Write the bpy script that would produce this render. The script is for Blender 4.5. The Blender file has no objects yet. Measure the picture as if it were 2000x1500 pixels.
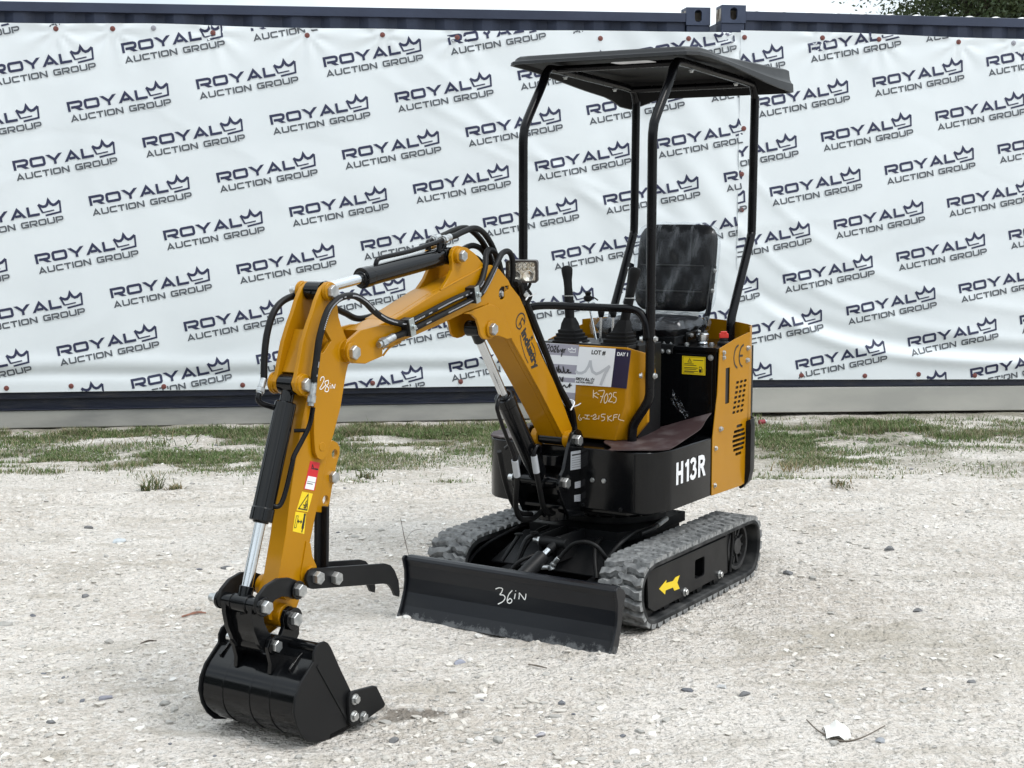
import bpy, bmesh, math, random
import numpy as np
from mathutils import Vector, Matrix
R = math.radians
random.seed(7); rng = np.random.default_rng(11)
scene = bpy.context.scene
COL = scene.collection

# ------------------------------------------------------------------ materials
def mk(name, base, rough=0.5, metal=0.0, coat=0.0, base2=None, scale=8.0, detail=4.0, rough2=None,
       bump=0.0, bscale=60.0, bdist=0.002, lo=0.4, hi=0.65, spec=None, coords='Object', stretch=None, coat_rough=0.05):
    m = bpy.data.materials.new(name); m.use_nodes = True
    nt = m.node_tree; N = nt.nodes; L = nt.links
    p = N['Principled BSDF']
    p.inputs['Base Color'].default_value = (*base, 1); p.inputs['Roughness'].default_value = rough
    p.inputs['Metallic'].default_value = metal; p.inputs['Coat Weight'].default_value = coat
    p.inputs['Coat Roughness'].default_value = coat_rough
    if spec is not None: p.inputs['Specular IOR Level'].default_value = spec
    tc = N.new('ShaderNodeTexCoord'); src = tc.outputs[coords]
    if stretch:
        mp = N.new('ShaderNodeMapping'); mp.inputs['Scale'].default_value = stretch
        L.new(src, mp.inputs['Vector']); src = mp.outputs['Vector']
    if base2 is not None or rough2 is not None:
        n = N.new('ShaderNodeTexNoise'); n.inputs['Scale'].default_value = scale; n.inputs['Detail'].default_value = detail
        L.new(src, n.inputs['Vector'])
        mr = N.new('ShaderNodeMapRange'); mr.inputs['From Min'].default_value = lo; mr.inputs['From Max'].default_value = hi
        L.new(n.outputs['Fac'], mr.inputs['Value'])
        if base2 is not None:
            mx = N.new('ShaderNodeMix'); mx.data_type = 'RGBA'
            mx.inputs[6].default_value = (*base, 1); mx.inputs[7].default_value = (*base2, 1)
            L.new(mr.outputs['Result'], mx.inputs[0]); L.new(mx.outputs[2], p.inputs['Base Color'])
        if rough2 is not None:
            mq = N.new('ShaderNodeMapRange'); mq.inputs['To Min'].default_value = rough; mq.inputs['To Max'].default_value = rough2
            L.new(mr.outputs['Result'], mq.inputs['Value']); L.new(mq.outputs['Result'], p.inputs['Roughness'])
    if bump:
        b = N.new('ShaderNodeTexNoise'); b.inputs['Scale'].default_value = bscale; b.inputs['Detail'].default_value = 5
        L.new(src, b.inputs['Vector'])
        bp = N.new('ShaderNodeBump'); bp.inputs['Strength'].default_value = bump; bp.inputs['Distance'].default_value = bdist
        L.new(b.outputs['Fac'], bp.inputs['Height']); L.new(bp.outputs['Normal'], p.inputs['Normal'])
    return m

M = {}
M['yellow'] = mk('yellow_paint', (.405, .184, .001), .36, coat=.25, spec=.14, base2=(.37, .166, .001), scale=3, rough2=.42, bump=.10, bscale=240, bdist=.0006, coat_rough=.07)
M['black'] = mk('black_gloss_paint', (.0035, .0038, .0045), .08, rough2=.18, spec=.30, scale=5, bump=.05, bscale=90, bdist=.0006)
M['satin'] = mk('black_satin_paint', (.0075, .008, .009), .34, rough2=.5, spec=.2, scale=6, base2=(.011, .011, .0115))
M['castblack'] = mk('cast_black', (.018, .018, .019), .5, spec=.4, base2=(.035, .035, .035), scale=25)
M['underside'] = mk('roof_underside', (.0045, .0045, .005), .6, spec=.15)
M['canred'] = mk('faded_red', (.22, .02, .03), .6)
M['tube'] = mk('black_tube_paint', (.003, .003, .004), .2, rough2=.32, spec=.20, scale=10)
M['blade'] = mk('blade_paint', (.006, .007, .010), .28, spec=.34, base2=(.014, .015, .017), scale=7, rough2=.5, lo=.5, hi=.8, stretch=(1, .25, 1))
def add_dirt(m, zlim, col):
    nt = m.node_tree; N = nt.nodes; L = nt.links; p = N['Principled BSDF']; src = p.inputs['Base Color'].links[0].from_socket
    tc = N.new('ShaderNodeTexCoord'); sp = N.new('ShaderNodeSeparateXYZ'); L.new(tc.outputs['Object'], sp.inputs[0])
    n = N.new('ShaderNodeTexNoise'); n.inputs['Scale'].default_value = 22; n.inputs['Detail'].default_value = 12; n.inputs['Roughness'].default_value = .78; L.new(tc.outputs['Object'], n.inputs['Vector'])
    a = N.new('ShaderNodeMapRange'); a.inputs[1].default_value = .0; a.inputs[2].default_value = zlim; a.inputs[3].default_value = .30; a.inputs[4].default_value = -.10; L.new(sp.outputs[2], a.inputs['Value'])
    d = N.new('ShaderNodeMath'); d.operation = 'ADD'; L.new(n.outputs['Fac'], d.inputs[0]); L.new(a.outputs['Result'], d.inputs[1])
    b = N.new('ShaderNodeMapRange'); b.inputs[1].default_value = .66; b.inputs[2].default_value = .76; b.inputs[4].default_value = .55; L.new(d.outputs[0], b.inputs['Value'])
    x = N.new('ShaderNodeMix'); x.data_type = 'RGBA'; L.new(b.outputs['Result'], x.inputs[0]); L.new(src, x.inputs[6]); x.inputs[7].default_value = (*col, 1); L.new(x.outputs[2], p.inputs['Base Color'])
add_dirt(M['blade'], .07, (.16, .165, .17))
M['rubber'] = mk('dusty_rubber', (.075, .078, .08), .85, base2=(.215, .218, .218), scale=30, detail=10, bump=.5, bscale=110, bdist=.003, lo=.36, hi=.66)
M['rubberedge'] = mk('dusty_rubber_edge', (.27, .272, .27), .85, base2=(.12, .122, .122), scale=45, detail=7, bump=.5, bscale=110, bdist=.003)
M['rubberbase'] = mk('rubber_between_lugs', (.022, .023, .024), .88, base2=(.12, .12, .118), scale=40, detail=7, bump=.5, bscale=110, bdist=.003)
M['bandside'] = mk('rubber_side', (.010, .011, .012), .7, base2=(.05, .05, .05), scale=15, spec=.3, detail=6, bump=.3, bscale=90)
M['hose'] = mk('hose_rubber', (.006, .006, .0065), .45, base2=(.009, .009, .009), scale=40, spec=.2)
M['grip'] = mk('grip_rubber', (.005, .005, .0055), .6, spec=.16, bump=.2, bscale=200)
M['chrome'] = mk('chrome_rod', (.62, .64, .66), .14, 1.0, rough2=.24, scale=12)
M['zinc'] = mk('zinc_bolt', (.55, .56, .56), .34, .9, base2=(.36, .37, .37), scale=40, rough2=.5)
M['galv'] = mk('galvanised_fitting', (.50, .52, .53), .36, .85, base2=(.3, .31, .31), scale=60)
M['fabric'] = mk('seat_vinyl', (.006, .006, .0075), .5, spec=.22, bump=.3, bscale=35, bdist=.004, base2=(.009, .009, .010), scale=10)
M['mat'] = mk('maroon_floor_mat', (.035, .017, .018), .55, base2=(.10, .082, .082), scale=9, detail=7, lo=.50, hi=.70, bump=.4, bscale=150)
M['white'] = mk('white_print', (.78, .79, .81), .4)
M['chalk'] = mk('paint_marker', (.82, .82, .80), .6)
M['chalk_y'] = mk('paint_marker_cream', (.80, .68, .50), .6)
M['red'] = mk('red_print', (.55, .012, .02), .4)
M['stickyel'] = mk('yellow_sticker', (.80, .58, .01), .4)
M['ink'] = mk('black_ink', (.012, .012, .012), .5)
M['greyink'] = mk('grey_print', (.30, .30, .34), .5)
M['palegrey'] = mk('pale_grey_print', (.50, .51, .54), .5)
M['lilac'] = mk('lilac_grey_print', (.32, .31, .37), .5)
M['navyprint'] = mk('navy_print', (.014, .013, .045), .35)
M['alu'] = mk('printed_aluminium', (.42, .44, .47), .4, .3)
M['clampzinc'] = mk('clamp_plate', (.42, .46, .46), .35, .8)
M['lamp_body'] = mk('lamp_housing', (.03, .022, .018), .35)
M['lens'] = mk('led_reflector', (.80, .77, .72), .22, .75, base2=(.62, .56, .46), scale=60)
M['redplastic'] = mk('red_plastic', (.6, .03, .02), .35)
M['navy'] = mk('container_navy', (.026, .036, .070), .5, base2=(.018, .026, .053), scale=2.5, detail=8, rough2=.65, bump=.12, bscale=25)
M['navydark'] = mk('container_navy_base', (.012, .016, .034), .5, base2=(.045, .042, .048), scale=5, detail=10, lo=.52, hi=.78, stretch=(1, 1, 5), bump=.4, bscale=9, bdist=.012)
M['casting'] = mk('casting_navy', (.036, .05, .092), .5, base2=(.028, .04, .075), scale=6, rough2=.7, bump=.2, bscale=30)
M['bare'] = mk('bare_steel', (.45, .42, .36), .6, base2=(.22, .17, .13), scale=20)
M['roofwhite'] = mk('roof_white', (.82, .82, .80), .5)
M['concrete'] = mk('concrete', (.33, .325, .30), .85, base2=(.22, .22, .21), scale=3, detail=10, stretch=(.5, 1, 2), bump=.3, bscale=60, bdist=.003)
M['concrete2'] = mk('concrete_pale_stain', (.42, .41, .375), .85, base2=(.34, .335, .31), scale=2.2, detail=9, bump=.3, bscale=60, bdist=.003, stretch=(.6, 1, 1.6))  # paler stained concrete of the right-hand beams
M['logonavy'] = mk('logo_navy', (.022, .026, .070), .5)
M['logogrey'] = mk('logo_grey', (.082, .092, .108), .5)
M['rustcap'] = mk('rust_red_washer', (.20, .055, .045), .6, base2=(.12, .05, .045), scale=80)
M['bark'] = mk('bark', (.07, .055, .045), .9, base2=(.03, .025, .02), scale=12, bump=.6, bscale=30, bdist=.02)
M['paper'] = mk('paper', (.7, .69, .66), .8)
M['wood'] = mk('wood_chip', (.26, .12, .08), .8, base2=(.16, .08, .06), scale=60)
M['twig'] = mk('twig', (.12, .10, .08), .9)

def attr_mat(name, rough=.85, bump=.3, bscale=150, spec=.3, trans=0.0):
    m = bpy.data.materials.new(name); m.use_nodes = True; nt = m.node_tree; N = nt.nodes; L = nt.links; p = N['Principled BSDF']
    a = N.new('ShaderNodeAttribute'); a.attribute_name = 'tint'
    L.new(a.outputs['Color'], p.inputs['Base Color']); p.inputs['Roughness'].default_value = rough
    p.inputs['Specular IOR Level'].default_value = spec
    if bump:
        tc = N.new('ShaderNodeTexCoord'); b = N.new('ShaderNodeTexNoise'); b.inputs['Scale'].default_value = bscale
        L.new(tc.outputs['Object'], b.inputs['Vector']); bp = N.new('ShaderNodeBump'); bp.inputs['Strength'].default_value = bump
        bp.inputs['Distance'].default_value = .004
        L.new(b.outputs['Fac'], bp.inputs['Height']); L.new(bp.outputs['Normal'], p.inputs['Normal'])
    if trans:
        t = N.new('ShaderNodeBsdfTranslucent'); L.new(a.outputs['Color'], t.inputs['Color'])
        mx = N.new('ShaderNodeMixShader'); mx.inputs[0].default_value = trans
        L.new(p.outputs[0], mx.inputs[1]); L.new(t.outputs[0], mx.inputs[2]); L.new(mx.outputs[0], N['Material Output'].inputs['Surface'])
    return m
M['stone'] = attr_mat('stone')
M['grass'] = attr_mat('grass_blade', .6, 0, trans=.25)
M['leaf'] = attr_mat('leaf', .5, 0, trans=.25)

M['roofplastic'] = mk('roof_plastic', (.012, .013, .0145), .45, spec=.35, base2=(.016, .017, .0185), scale=4, rough2=.55, bump=.1, bscale=160, bdist=.0008)
def plastic_mat():
    m = bpy.data.materials.new('clear_plastic_film'); m.use_nodes = True; nt = m.node_tree; N = nt.nodes; L = nt.links
    N.remove(N['Principled BSDF'])
    tr = N.new('ShaderNodeBsdfTransparent'); tr.inputs['Color'].default_value = (.93, .94, .95, 1)
    gl = N.new('ShaderNodeBsdfGlossy'); gl.inputs['Roughness'].default_value = .2; gl.inputs['Color'].default_value = (.9, .93, .97, 1)
    lw = N.new('ShaderNodeLayerWeight'); lw.inputs['Blend'].default_value = .28
    tc = N.new('ShaderNodeTexCoord'); n = N.new('ShaderNodeTexNoise'); n.inputs['Scale'].default_value = 1.0; n.inputs['Detail'].default_value = 2.0
    n.inputs['Distortion'].default_value = .5
    mp = N.new('ShaderNodeMapping'); mp.inputs['Scale'].default_value = (7, 13, 2.6); mp.inputs['Rotation'].default_value = (.5, 0, 0)
    L.new(tc.outputs['Object'], mp.inputs['Vector']); L.new(mp.outputs['Vector'], n.inputs['Vector'])
    b = N.new('ShaderNodeBump'); b.inputs['Strength'].default_value = .8; b.inputs['Distance'].default_value = .035
    L.new(n.outputs['Fac'], b.inputs['Height']); L.new(b.outputs['Normal'], gl.inputs['Normal']); L.new(b.outputs['Normal'], lw.inputs['Normal'])
    mr = N.new('ShaderNodeMapRange'); mr.inputs['To Min'].default_value = .010; mr.inputs['To Max'].default_value = .20
    L.new(lw.outputs['Facing'], mr.inputs['Value'])
    mx = N.new('ShaderNodeMixShader'); L.new(mr.outputs['Result'], mx.inputs[0]); L.new(tr.outputs[0], mx.inputs[1]); L.new(gl.outputs[0], mx.inputs[2])
    L.new(mx.outputs[0], N['Material Output'].inputs['Surface'])
    return m
M['film'] = plastic_mat()

# ------------------------------------------------------------------ mesh builder
def catmull(P, k=8, closed=False):
    P = [Vector(p) for p in P]; out = []; n = len(P)
    if n < 3: return P
    rngi = range(n if closed else n-1)
    for i in rngi:
        if closed: p0, p1, p2, p3 = P[i-1], P[i], P[(i+1) % n], P[(i+2) % n]
        else:
            p1, p2 = P[i], P[i+1]; p0 = P[i-1] if i else p1*2-p2; p3 = P[i+2] if i+2 < n else p2*2-p1
        for j in range(k):
            t = j/k
            out.append(.5*((2*p1)+(p2-p0)*t+(2*p0-5*p1+4*p2-p3)*t*t+(3*p1-p0-3*p2+p3)*t**3))
    if not closed: out.append(P[-1])
    return out

class MB:
    def __init__(s): s.v = []; s.f = []; s.m = []
    def add(s, vs, fs, mat=0):
        b = len(s.v); s.v += [tuple(v) for v in vs]; s.f += [tuple(i+b for i in f) for f in fs]; s.m += [mat]*len(fs); return s
    def box(s, a, b, mat=0):
        (x0, y0, z0), (x1, y1, z1) = a, b
        return s.add([(x0,y0,z0),(x1,y0,z0),(x1,y1,z0),(x0,y1,z0),(x0,y0,z1),(x1,y0,z1),(x1,y1,z1),(x0,y1,z1)],
                     [(3,2,1,0),(4,5,6,7),(0,1,5,4),(1,2,6,5),(2,3,7,6),(3,0,4,7)], mat)
    def obox(s, c, ax, ay, az, mat=0):          # oriented box: centre + half axes
        c, ax, ay, az = map(Vector, (c, ax, ay, az)); vs = []
        for k in (-1, 1):
            for j, i in ((-1,-1),(-1,1),(1,1),(1,-1)): vs.append(c+ax*i+ay*j+az*k)
        return s.add(vs, [(3,2,1,0),(4,5,6,7),(0,1,5,4),(1,2,6,5),(2,3,7,6),(3,0,4,7)], mat)
    def fz(s, poly, l0, l1, mat=0, holes=None):   # outline in (F,Z), thickness along L
        return s._prism(poly, lambda p, t: (p[0], t, p[1]), l0, l1, mat, holes)
    def fl(s, poly, z0, z1, mat=0, holes=None):
        return s._prism(poly, lambda p, t: (p[0], p[1], t), z0, z1, mat, holes)
    def lz(s, poly, f0, f1, mat=0, holes=None):
        return s._prism(poly, lambda p, t: (t, p[0], p[1]), f0, f1, mat, holes)
    def _prism(s, poly, fn, t0, t1, mat, holes):
        if not holes:
            n = len(poly); vs = [fn(p, t0) for p in poly]+[fn(p, t1) for p in poly]
            fs = [tuple(range(n))[::-1], tuple(range(n, 2*n))]+[(i, (i+1) % n, n+(i+1) % n, n+i) for i in range(n)]
            return s.add(vs, fs, mat)
        bm = bmesh.new(); loops = [poly]+holes; es = []
        for lp in loops:
            vv = [bm.verts.new((p[0], p[1], 0)) for p in lp]
            es += [bm.edges.new((vv[i], vv[(i+1) % len(vv)])) for i in range(len(vv))]
        bmesh.ops.triangle_fill(bm, use_beauty=True, use_dissolve=False, edges=es)
        bm.verts.ensure_lookup_table(); bm.verts.index_update()
        P = [v.co.copy() for v in bm.verts]; tri = [[v.index for v in f.verts] for f in bm.faces]; bm.free()
        n = len(P)
        vs = [fn(p, t0) for p in P]+[fn(p, t1) for p in P]
        fs = [tuple(t) for t in tri]+[tuple(i+n for i in t[::-1]) for t in tri]
        k = 0
        for lp in loops:
            m_ = len(lp)
            fs += [(k+i, k+(i+1) % m_, n+k+(i+1) % m_, n+k+i) for i in range(m_)]; k += m_
        return s.add(vs, fs, mat)
    def cyl(s, p0, p1, r0, r1=None, n=20, mat=0, caps=True):
        p0, p1 = Vector(p0), Vector(p1); r1 = r0 if r1 is None else r1
        d = (p1-p0).normalized(); a = d.orthogonal().normalized(); b = d.cross(a)
        vs = []
        for p, r in ((p0, r0), (p1, r1)):
            for i in range(n):
                t = 2*math.pi*i/n; vs.append(p+(a*math.cos(t)+b*math.sin(t))*r)
        fs = [(i, (i+1) % n, n+(i+1) % n, n+i) for i in range(n)]
        if caps: fs += [tuple(range(n))[::-1], tuple(range(n, 2*n))]
        return s.add(vs, fs, mat)
    def lathe(s, p0, d, prof, n=24, mat=0):     # prof: (distance along d, radius)
        p0, d = Vector(p0), Vector(d).normalized(); a = d.orthogonal().normalized(); b = d.cross(a); vs = []
        for h, r in prof:
            for i in range(n):
                t = 2*math.pi*i/n; vs.append(p0+d*h+(a*math.cos(t)+b*math.sin(t))*max(r, 1e-5))
        fs = [(j*n+i, j*n+(i+1) % n, (j+1)*n+(i+1) % n, (j+1)*n+i) for j in range(len(prof)-1) for i in range(n)]
        fs += [tuple(range(n))[::-1], tuple(range((len(prof)-1)*n, len(prof)*n))]
        return s.add(vs, fs, mat)
    def tube(s, path, r, n=12, smooth=8, mat=0, closed=False, sx=1.0):
        P = catmull(path, smooth, closed) if smooth else [Vector(p) for p in path]
        k = len(P); vs = []; prev = None
        for i, p in enumerate(P):
            if closed: d = (P[(i+1) % k]-P[i-1])
            else: d = (P[min(i+1, k-1)]-P[max(i-1, 0)])
            d.normalize()
            if prev is None: a = d.orthogonal().normalized()
            else: a = (prev-d*prev.dot(d)).normalized()
            prev = a; b = d.cross(a); rr = r[min(i*len(r)//k, len(r)-1)] if isinstance(r, (list, tuple)) else r
            for j in range(n):
                t = 2*math.pi*j/n; vs.append(p+(a*math.cos(t)+b*math.sin(t)*sx)*rr)
        fs = [(i*n+j, i*n+(j+1) % n, (i+1)*n+(j+1) % n, (i+1)*n+j) for i in range(k-1) for j in range(n)]
        if closed: fs += [((k-1)*n+j, (k-1)*n+(j+1) % n, (j+1) % n, j) for j in range(n)]
        else: fs += [tuple(range(n))[::-1], tuple(range((k-1)*n, k*n))]
        return s.add(vs, fs, mat)
    def bolt(s, p, d, r=.015, h=.011, mat=0, washer=True, dome=False):
        p, d = Vector(p), Vector(d).normalized()
        q = p
        if washer: s.cyl(p, p+d*.003, r*1.35, n=20, mat=mat); q = p+d*.003
        a = d.orthogonal().normalized(); b = d.cross(a); vs = []
        for hh, k in ((0, 1), (h*.86, 1), (h, .92)):
            for i in range(6):
                t = math.pi*i/3+.3; vs.append(q+d*hh+(a*math.cos(t)+b*math.sin(t))*r*k)
        fs = [(j*6+i, j*6+(i+1) % 6, (j+1)*6+(i+1) % 6, (j+1)*6+i) for j in range(2) for i in range(6)]+[tuple(range(12, 18)), tuple(range(6))[::-1]]
        s.add(vs, fs, mat)
        if dome: s.cyl(q+d*h, q+d*(h+.006), r*.5, r*.45, n=12, mat=mat)
        return s
    def grid(s, P, nu, nv, mat=0, closed_u=False):   # P index [u*nv+v]
        fs = []
        for u in range(nu if closed_u else nu-1):
            u2 = (u+1) % nu
            for v in range(nv-1): fs.append((u*nv+v, u2*nv+v, u2*nv+v+1, u*nv+v+1))
        return s.add(P, fs, mat)
    def build(s, name, mats, parent=None, bevel=0.0, seg=2, angle=38, recalc=True, label=None):
        me = bpy.data.meshes.new(name); me.from_pydata(s.v, [], s.f)
        if not isinstance(mats, (list, tuple)): mats = [mats]
        for m in mats: me.materials.append(M[m] if isinstance(m, str) else m)
        me.polygons.foreach_set('material_index', s.m)
        if recalc:
            bm = bmesh.new(); bm.from_mesh(me); bmesh.ops.recalc_face_normals(bm, faces=bm.faces[:]); bm.to_mesh(me); bm.free()
        me.polygons.foreach_set('use_smooth', [True]*len(me.polygons))
        me.set_sharp_from_angle(angle=R(angle)); me.update()
        o = bpy.data.objects.new(name, me); COL.objects.link(o)
        if parent is not None: o.parent = parent
        if bevel:
            b = o.modifiers.new('bevel', 'BEVEL'); b.width = bevel; b.segments = seg; b.limit_method = 'ANGLE'; b.angle_limit = R(40)
            b.use_clamp_overlap = True; b.harden_normals = True
        if label: o['label'] = label
        return o

def tag(o, label, cat, group=None):
    o['label'] = label; o['category'] = cat
    if group: o['group'] = group
    return o
def thing(name, loc, rotz, label, cat, group=None):
    o = bpy.data.objects.new(name, None); COL.objects.link(o); o.location = loc; o.rotation_euler = (0, 0, rotz)
    o.empty_display_size = .1
    return tag(o, label, cat, group)
def structure(o, kind='structure'): o['kind'] = kind; return o

# ------------------------------------------------------------------ lettering made of strokes
def offset_strip(P, t, closed=False, hcut=False):
    P = [Vector((p[0], p[1])) for p in P]; n = len(P); Lf = []; Rt = []
    def nrm(a, b):
        d = (b-a).normalized(); return Vector((-d.y, d.x))
    for i in range(n):
        if closed: n0, n1 = nrm(P[i-1], P[i]), nrm(P[i], P[(i+1) % n])
        elif i == 0: n0 = n1 = nrm(P[0], P[1])
        elif i == n-1: n0 = n1 = nrm(P[-2], P[-1])
        else: n0, n1 = nrm(P[i-1], P[i]), nrm(P[i], P[i+1])
        m = (n0+n1)
        if m.length < 1e-6: m = n0.copy()
        m.normalize(); k = t/2/max(m.dot(n0), .45)
        if hcut and not closed and i in (0, n-1):
            hx = (t/2)/max(abs(n0.x), .3); sgn = 1 if n0.x > 0 else -1
            off = Vector((hx*sgn, 0))
        else: off = m*k
        Lf.append(P[i]+off); Rt.append(P[i]-off)
    return Lf, Rt
GLY = {}
def _g(ch, w, strokes): GLY[ch] = (w, strokes)
T_ = .255; h_ = T_/2
def octo(w, c=.24): return [(c,h_),(w-c,h_),(w-h_-.04,h_+.05),(w-h_,c+.02),(w-h_,1-c-.02),(w-h_-.04,1-h_-.05),(w-c,1-h_),(c,1-h_),(h_+.04,1-h_-.05),(h_,1-c-.02),(h_,c+.02),(h_+.04,h_+.05)]
_g('R', 1.55, [([(h_,0),(h_,1-h_),(1.2,1-h_),(1.36,1-h_-.06),(1.42,.75),(1.42,.58),(1.36,.44),(1.2,.38),(.36,.38)],0,0),([(.78,.38),(1.36,0)],0,1)])
_g('O', 1.55, [(octo(1.55),1,0)])
_g('Y', 1.6, [([(.14,1),(.8,.42),(1.46,1)],0,1),([(.8,.44),(.8,0)],0,0)])
_g('A', 1.62, [([(.14,0),(.81,.93),(1.48,0)],0,1),([(.5,.27),(1.12,.27)],0,0)])
_g('L', 1.22, [([(h_,1),(h_,h_),(1.22,h_)],0,0)])
_g('U', 1.5, [([(h_,1),(h_,.28),(h_+.05,h_+.05),(.3,h_),(1.2,h_),(1.5-h_-.05,h_+.05),(1.5-h_,.28),(1.5-h_,1)],0,0)])
_g('C', 1.45, [([(1.45,1-h_),(.3,1-h_),(h_+.05,1-h_-.05),(h_,.72),(h_,.28),(h_+.05,h_+.05),(.3,h_),(1.45,h_)],0,0)])
_g('T', 1.4, [([(0,1-h_),(1.4,1-h_)],0,0),([(.7,1-T_),(.7,0)],0,0)])
_g('I', T_, [([(h_,1),(h_,0)],0,0)])
_g('N', 1.5, [([(h_,0),(h_,1)],0,0),([(h_,.94),(1.5-h_,.06)],0,0),([(1.5-h_,0),(1.5-h_,1)],0,0)])
_g('G', 1.5, [([(1.5,1-h_),(.3,1-h_),(h_+.05,1-h_-.05),(h_,.72),(h_,.28),(h_+.05,h_+.05),(.3,h_),(1.5-h_,h_),(1.5-h_,.46),(.8,.46)],0,0)])
_g('P', 1.5, [([(h_,0),(h_,1-h_),(1.15,1-h_),(1.33,1-h_-.06),(1.38,.75),(1.38,.6),(1.33,.46),(1.15,.38),(.36,.38)],0,0)])
_g(' ', .75, [])
CROWN = [([(0,.80),(.08,.70),(.2,.60),(.32,.60),(.42,.72),(.5,1.0),(.58,.72),(.68,.60),(.8,.62),(.92,.74),(1.02,.84)],0,.19),
         ([(.0,.80),(.14,.16)],0,.13),([(1.02,.84),(.96,.02),(.24,-.06)],0,.13),([(.14,.18),(.68,.22)],0,.09)]

def strokes_to(mb, strokes, fn, mat, sub=0.0, dz=.0003, eps0=0.0):
    """strokes: list of (points, closed, hcut, thickness); fn maps (u,w,height) -> 3d"""
    for k, (P, cl, hc, t) in enumerate(strokes):
        Lf, Rt = offset_strip(P, t, cl, hc); n = len(P); hh = eps0+dz*k
        segs = range(n if cl else n-1)
        for i in segs:
            a, b = Lf[i], Lf[(i+1) % n]; c, d = Rt[i], Rt[(i+1) % n]
            m = max(1, int(math.ceil((b-a).length/sub))) if sub else 1
            base = len(mb.v); vs = []
            for j in range(m+1):
                s_ = j/m; p = a.lerp(b, s_); q = c.lerp(d, s_)
                vs += [fn(p.x, p.y, hh), fn(q.x, q.y, hh)]
            mb.add(vs, [(2*j, 2*j+1, 2*j+3, 2*j+2) for j in range(m)], mat)
def word_strokes(txt, cap, u0, w0, gap=.2, t=T_, width=None):
    tot = sum(GLY[c][0] for c in txt)+gap*(len(txt)-1); sx = (width/(tot*cap)) if width else 1.0
    out = []; x = 0
    for c in txt:
        w, st = GLY[c]
        for P, cl, hc in st: out.append(([(u0+(x+p[0])*cap*sx, w0+p[1]*cap) for p in P], cl, hc, t*cap))
        x += w+gap
    return out
def crown_strokes(u0, w0, w, h):
    return [([(u0+p[0]*w, w0+p[1]*h) for p in P], 0, 0, t*h) for P, cl, t in CROWN]

def hand(mb, lines, fn, t, mat=0, k=6):
    for i, P in enumerate(lines):
        Q = [(v.x, v.y) for v in catmull([(p[0], p[1], 0) for p in P], k)] if len(P) > 2 else P
        strokes_to(mb, [(Q, 0, 0, t)], fn, mat, dz=0, eps0=.0002*i)

def text_mesh(mb, txt, size, fn, mat=0, sx=1.0, extr=0.0, bold=0.0, align='LEFT'):
    """built-in font outlines turned into mesh faces, mapped by fn(u,w,h)"""
    cu = bpy.data.curves.new('lettering', 'FONT'); cu.body = txt; cu.size = size; cu.align_x = align; cu.resolution_u = 3; cu.offset = bold
    ob = bpy.data.objects.new('lettering', cu); COL.objects.link(ob)
    dg = bpy.context.evaluated_depsgraph_get(); me = bpy.data.meshes.new_from_object(ob.evaluated_get(dg))
    mb.add([fn(v.co.x*sx, v.co.y, 0) for v in me.vertices], [tuple(p.vertices) for p in me.polygons], mat)
    bpy.data.objects.remove(ob); bpy.data.curves.remove(cu); bpy.data.meshes.remove(me)

# ------------------------------------------------------------------ numpy noise
def vnoise(x, y, seed=0):
    xi = np.floor(x).astype(np.int64); yi = np.floor(y).astype(np.int64); xf = x-xi; yf = y-yi
    def h(a, b):
        n = (a*374761393+b*668265263+seed*982451653) & 0xffffffff
        n = ((n ^ (n >> 13))*1274126177) & 0xffffffff
        return ((n ^ (n >> 16)) & 0xffff)/65535.0
    u = xf*xf*(3-2*xf); v = yf*yf*(3-2*yf)
    return (h(xi, yi)*(1-u)+h(xi+1, yi)*u)*(1-v)+(h(xi, yi+1)*(1-u)+h(xi+1, yi+1)*u)*v
def fbm(x, y, o=4, seed=0):
    a = 0; s = 0; k = 1.0
    for i in range(o): a = a+k*vnoise(x*2**i, y*2**i, seed+i); s += k; k *= .5
    return a/s
def sstep(x, a, b):
    t = np.clip((x-a)/(b-a), 0, 1); return t*t*(3-2*t)

def ground_z(x, y):
    x = np.asarray(x, float); y = np.asarray(y, float)
    near = np.exp(-(np.maximum(np.abs(x)-6, 0)/3)**2)*np.exp(-(np.maximum(y-13, 0)/3)**2)*np.exp(-(np.maximum(2-y, 0)/2)**2)
    z = -.06*sstep(y, 7.2, 9.8)
    z = z+near*(.020*(fbm(x*.9, y*.9, 3, 3)-.5)+.020*(fbm(x*5, y*5, 3, 9)-.5)+.015*(fbm(x*15, y*19, 3, 21)-.5))
    z = z-.012*np.exp(-(((x+.62)/.55)**2+((y-4.42)/.32)**2))-.005*np.exp(-(((x-.35)/.8)**2+((y-5.9)/.8)**2))
    # loose fines pushed up along the blade and beside the tracks
    th = math.radians(-122.3); dx, dy = x-.453, y-6.084; mF = dx*math.cos(th)+dy*math.sin(th); mL = -dx*math.sin(th)+dy*math.cos(th)
    lum = fbm(x*11, y*11, 3, 70)
    z = z+.022*np.exp(-((mF-1.012)/.028)**2)*sstep(mL, -.47, -.40)*sstep(-mL, -.54, -.47)*np.clip(lum*2.2-.55, 0, 1)
    for c in (.50, -.50): z = z+.014*np.exp(-((mL-c)/.030)**2)*sstep(mF, -.42, -.32)*sstep(-mF, -.78, -.68)*np.clip(lum*2.2-.5, 0, 1)
    # shallow wheel tracks running to the right, behind the machine
    for c, w in ((8.05, .10), (7.45, .12)):
        yy = c+.05*x+.12*np.sin(x*.6)
        z = z-near*.024*np.exp(-((y-yy)/w)**2)+near*.014*np.exp(-((y-yy-2*w)/(.7*w))**2)
    for c, w in ((5.6, .09), (4.75, .10)):
        yy = c-.10*(x-2)
        z = z-near*.013*np.exp(-((y-yy)/w)**2)*sstep(x, .9, 1.6)
    return z

exec_parts = []
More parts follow.
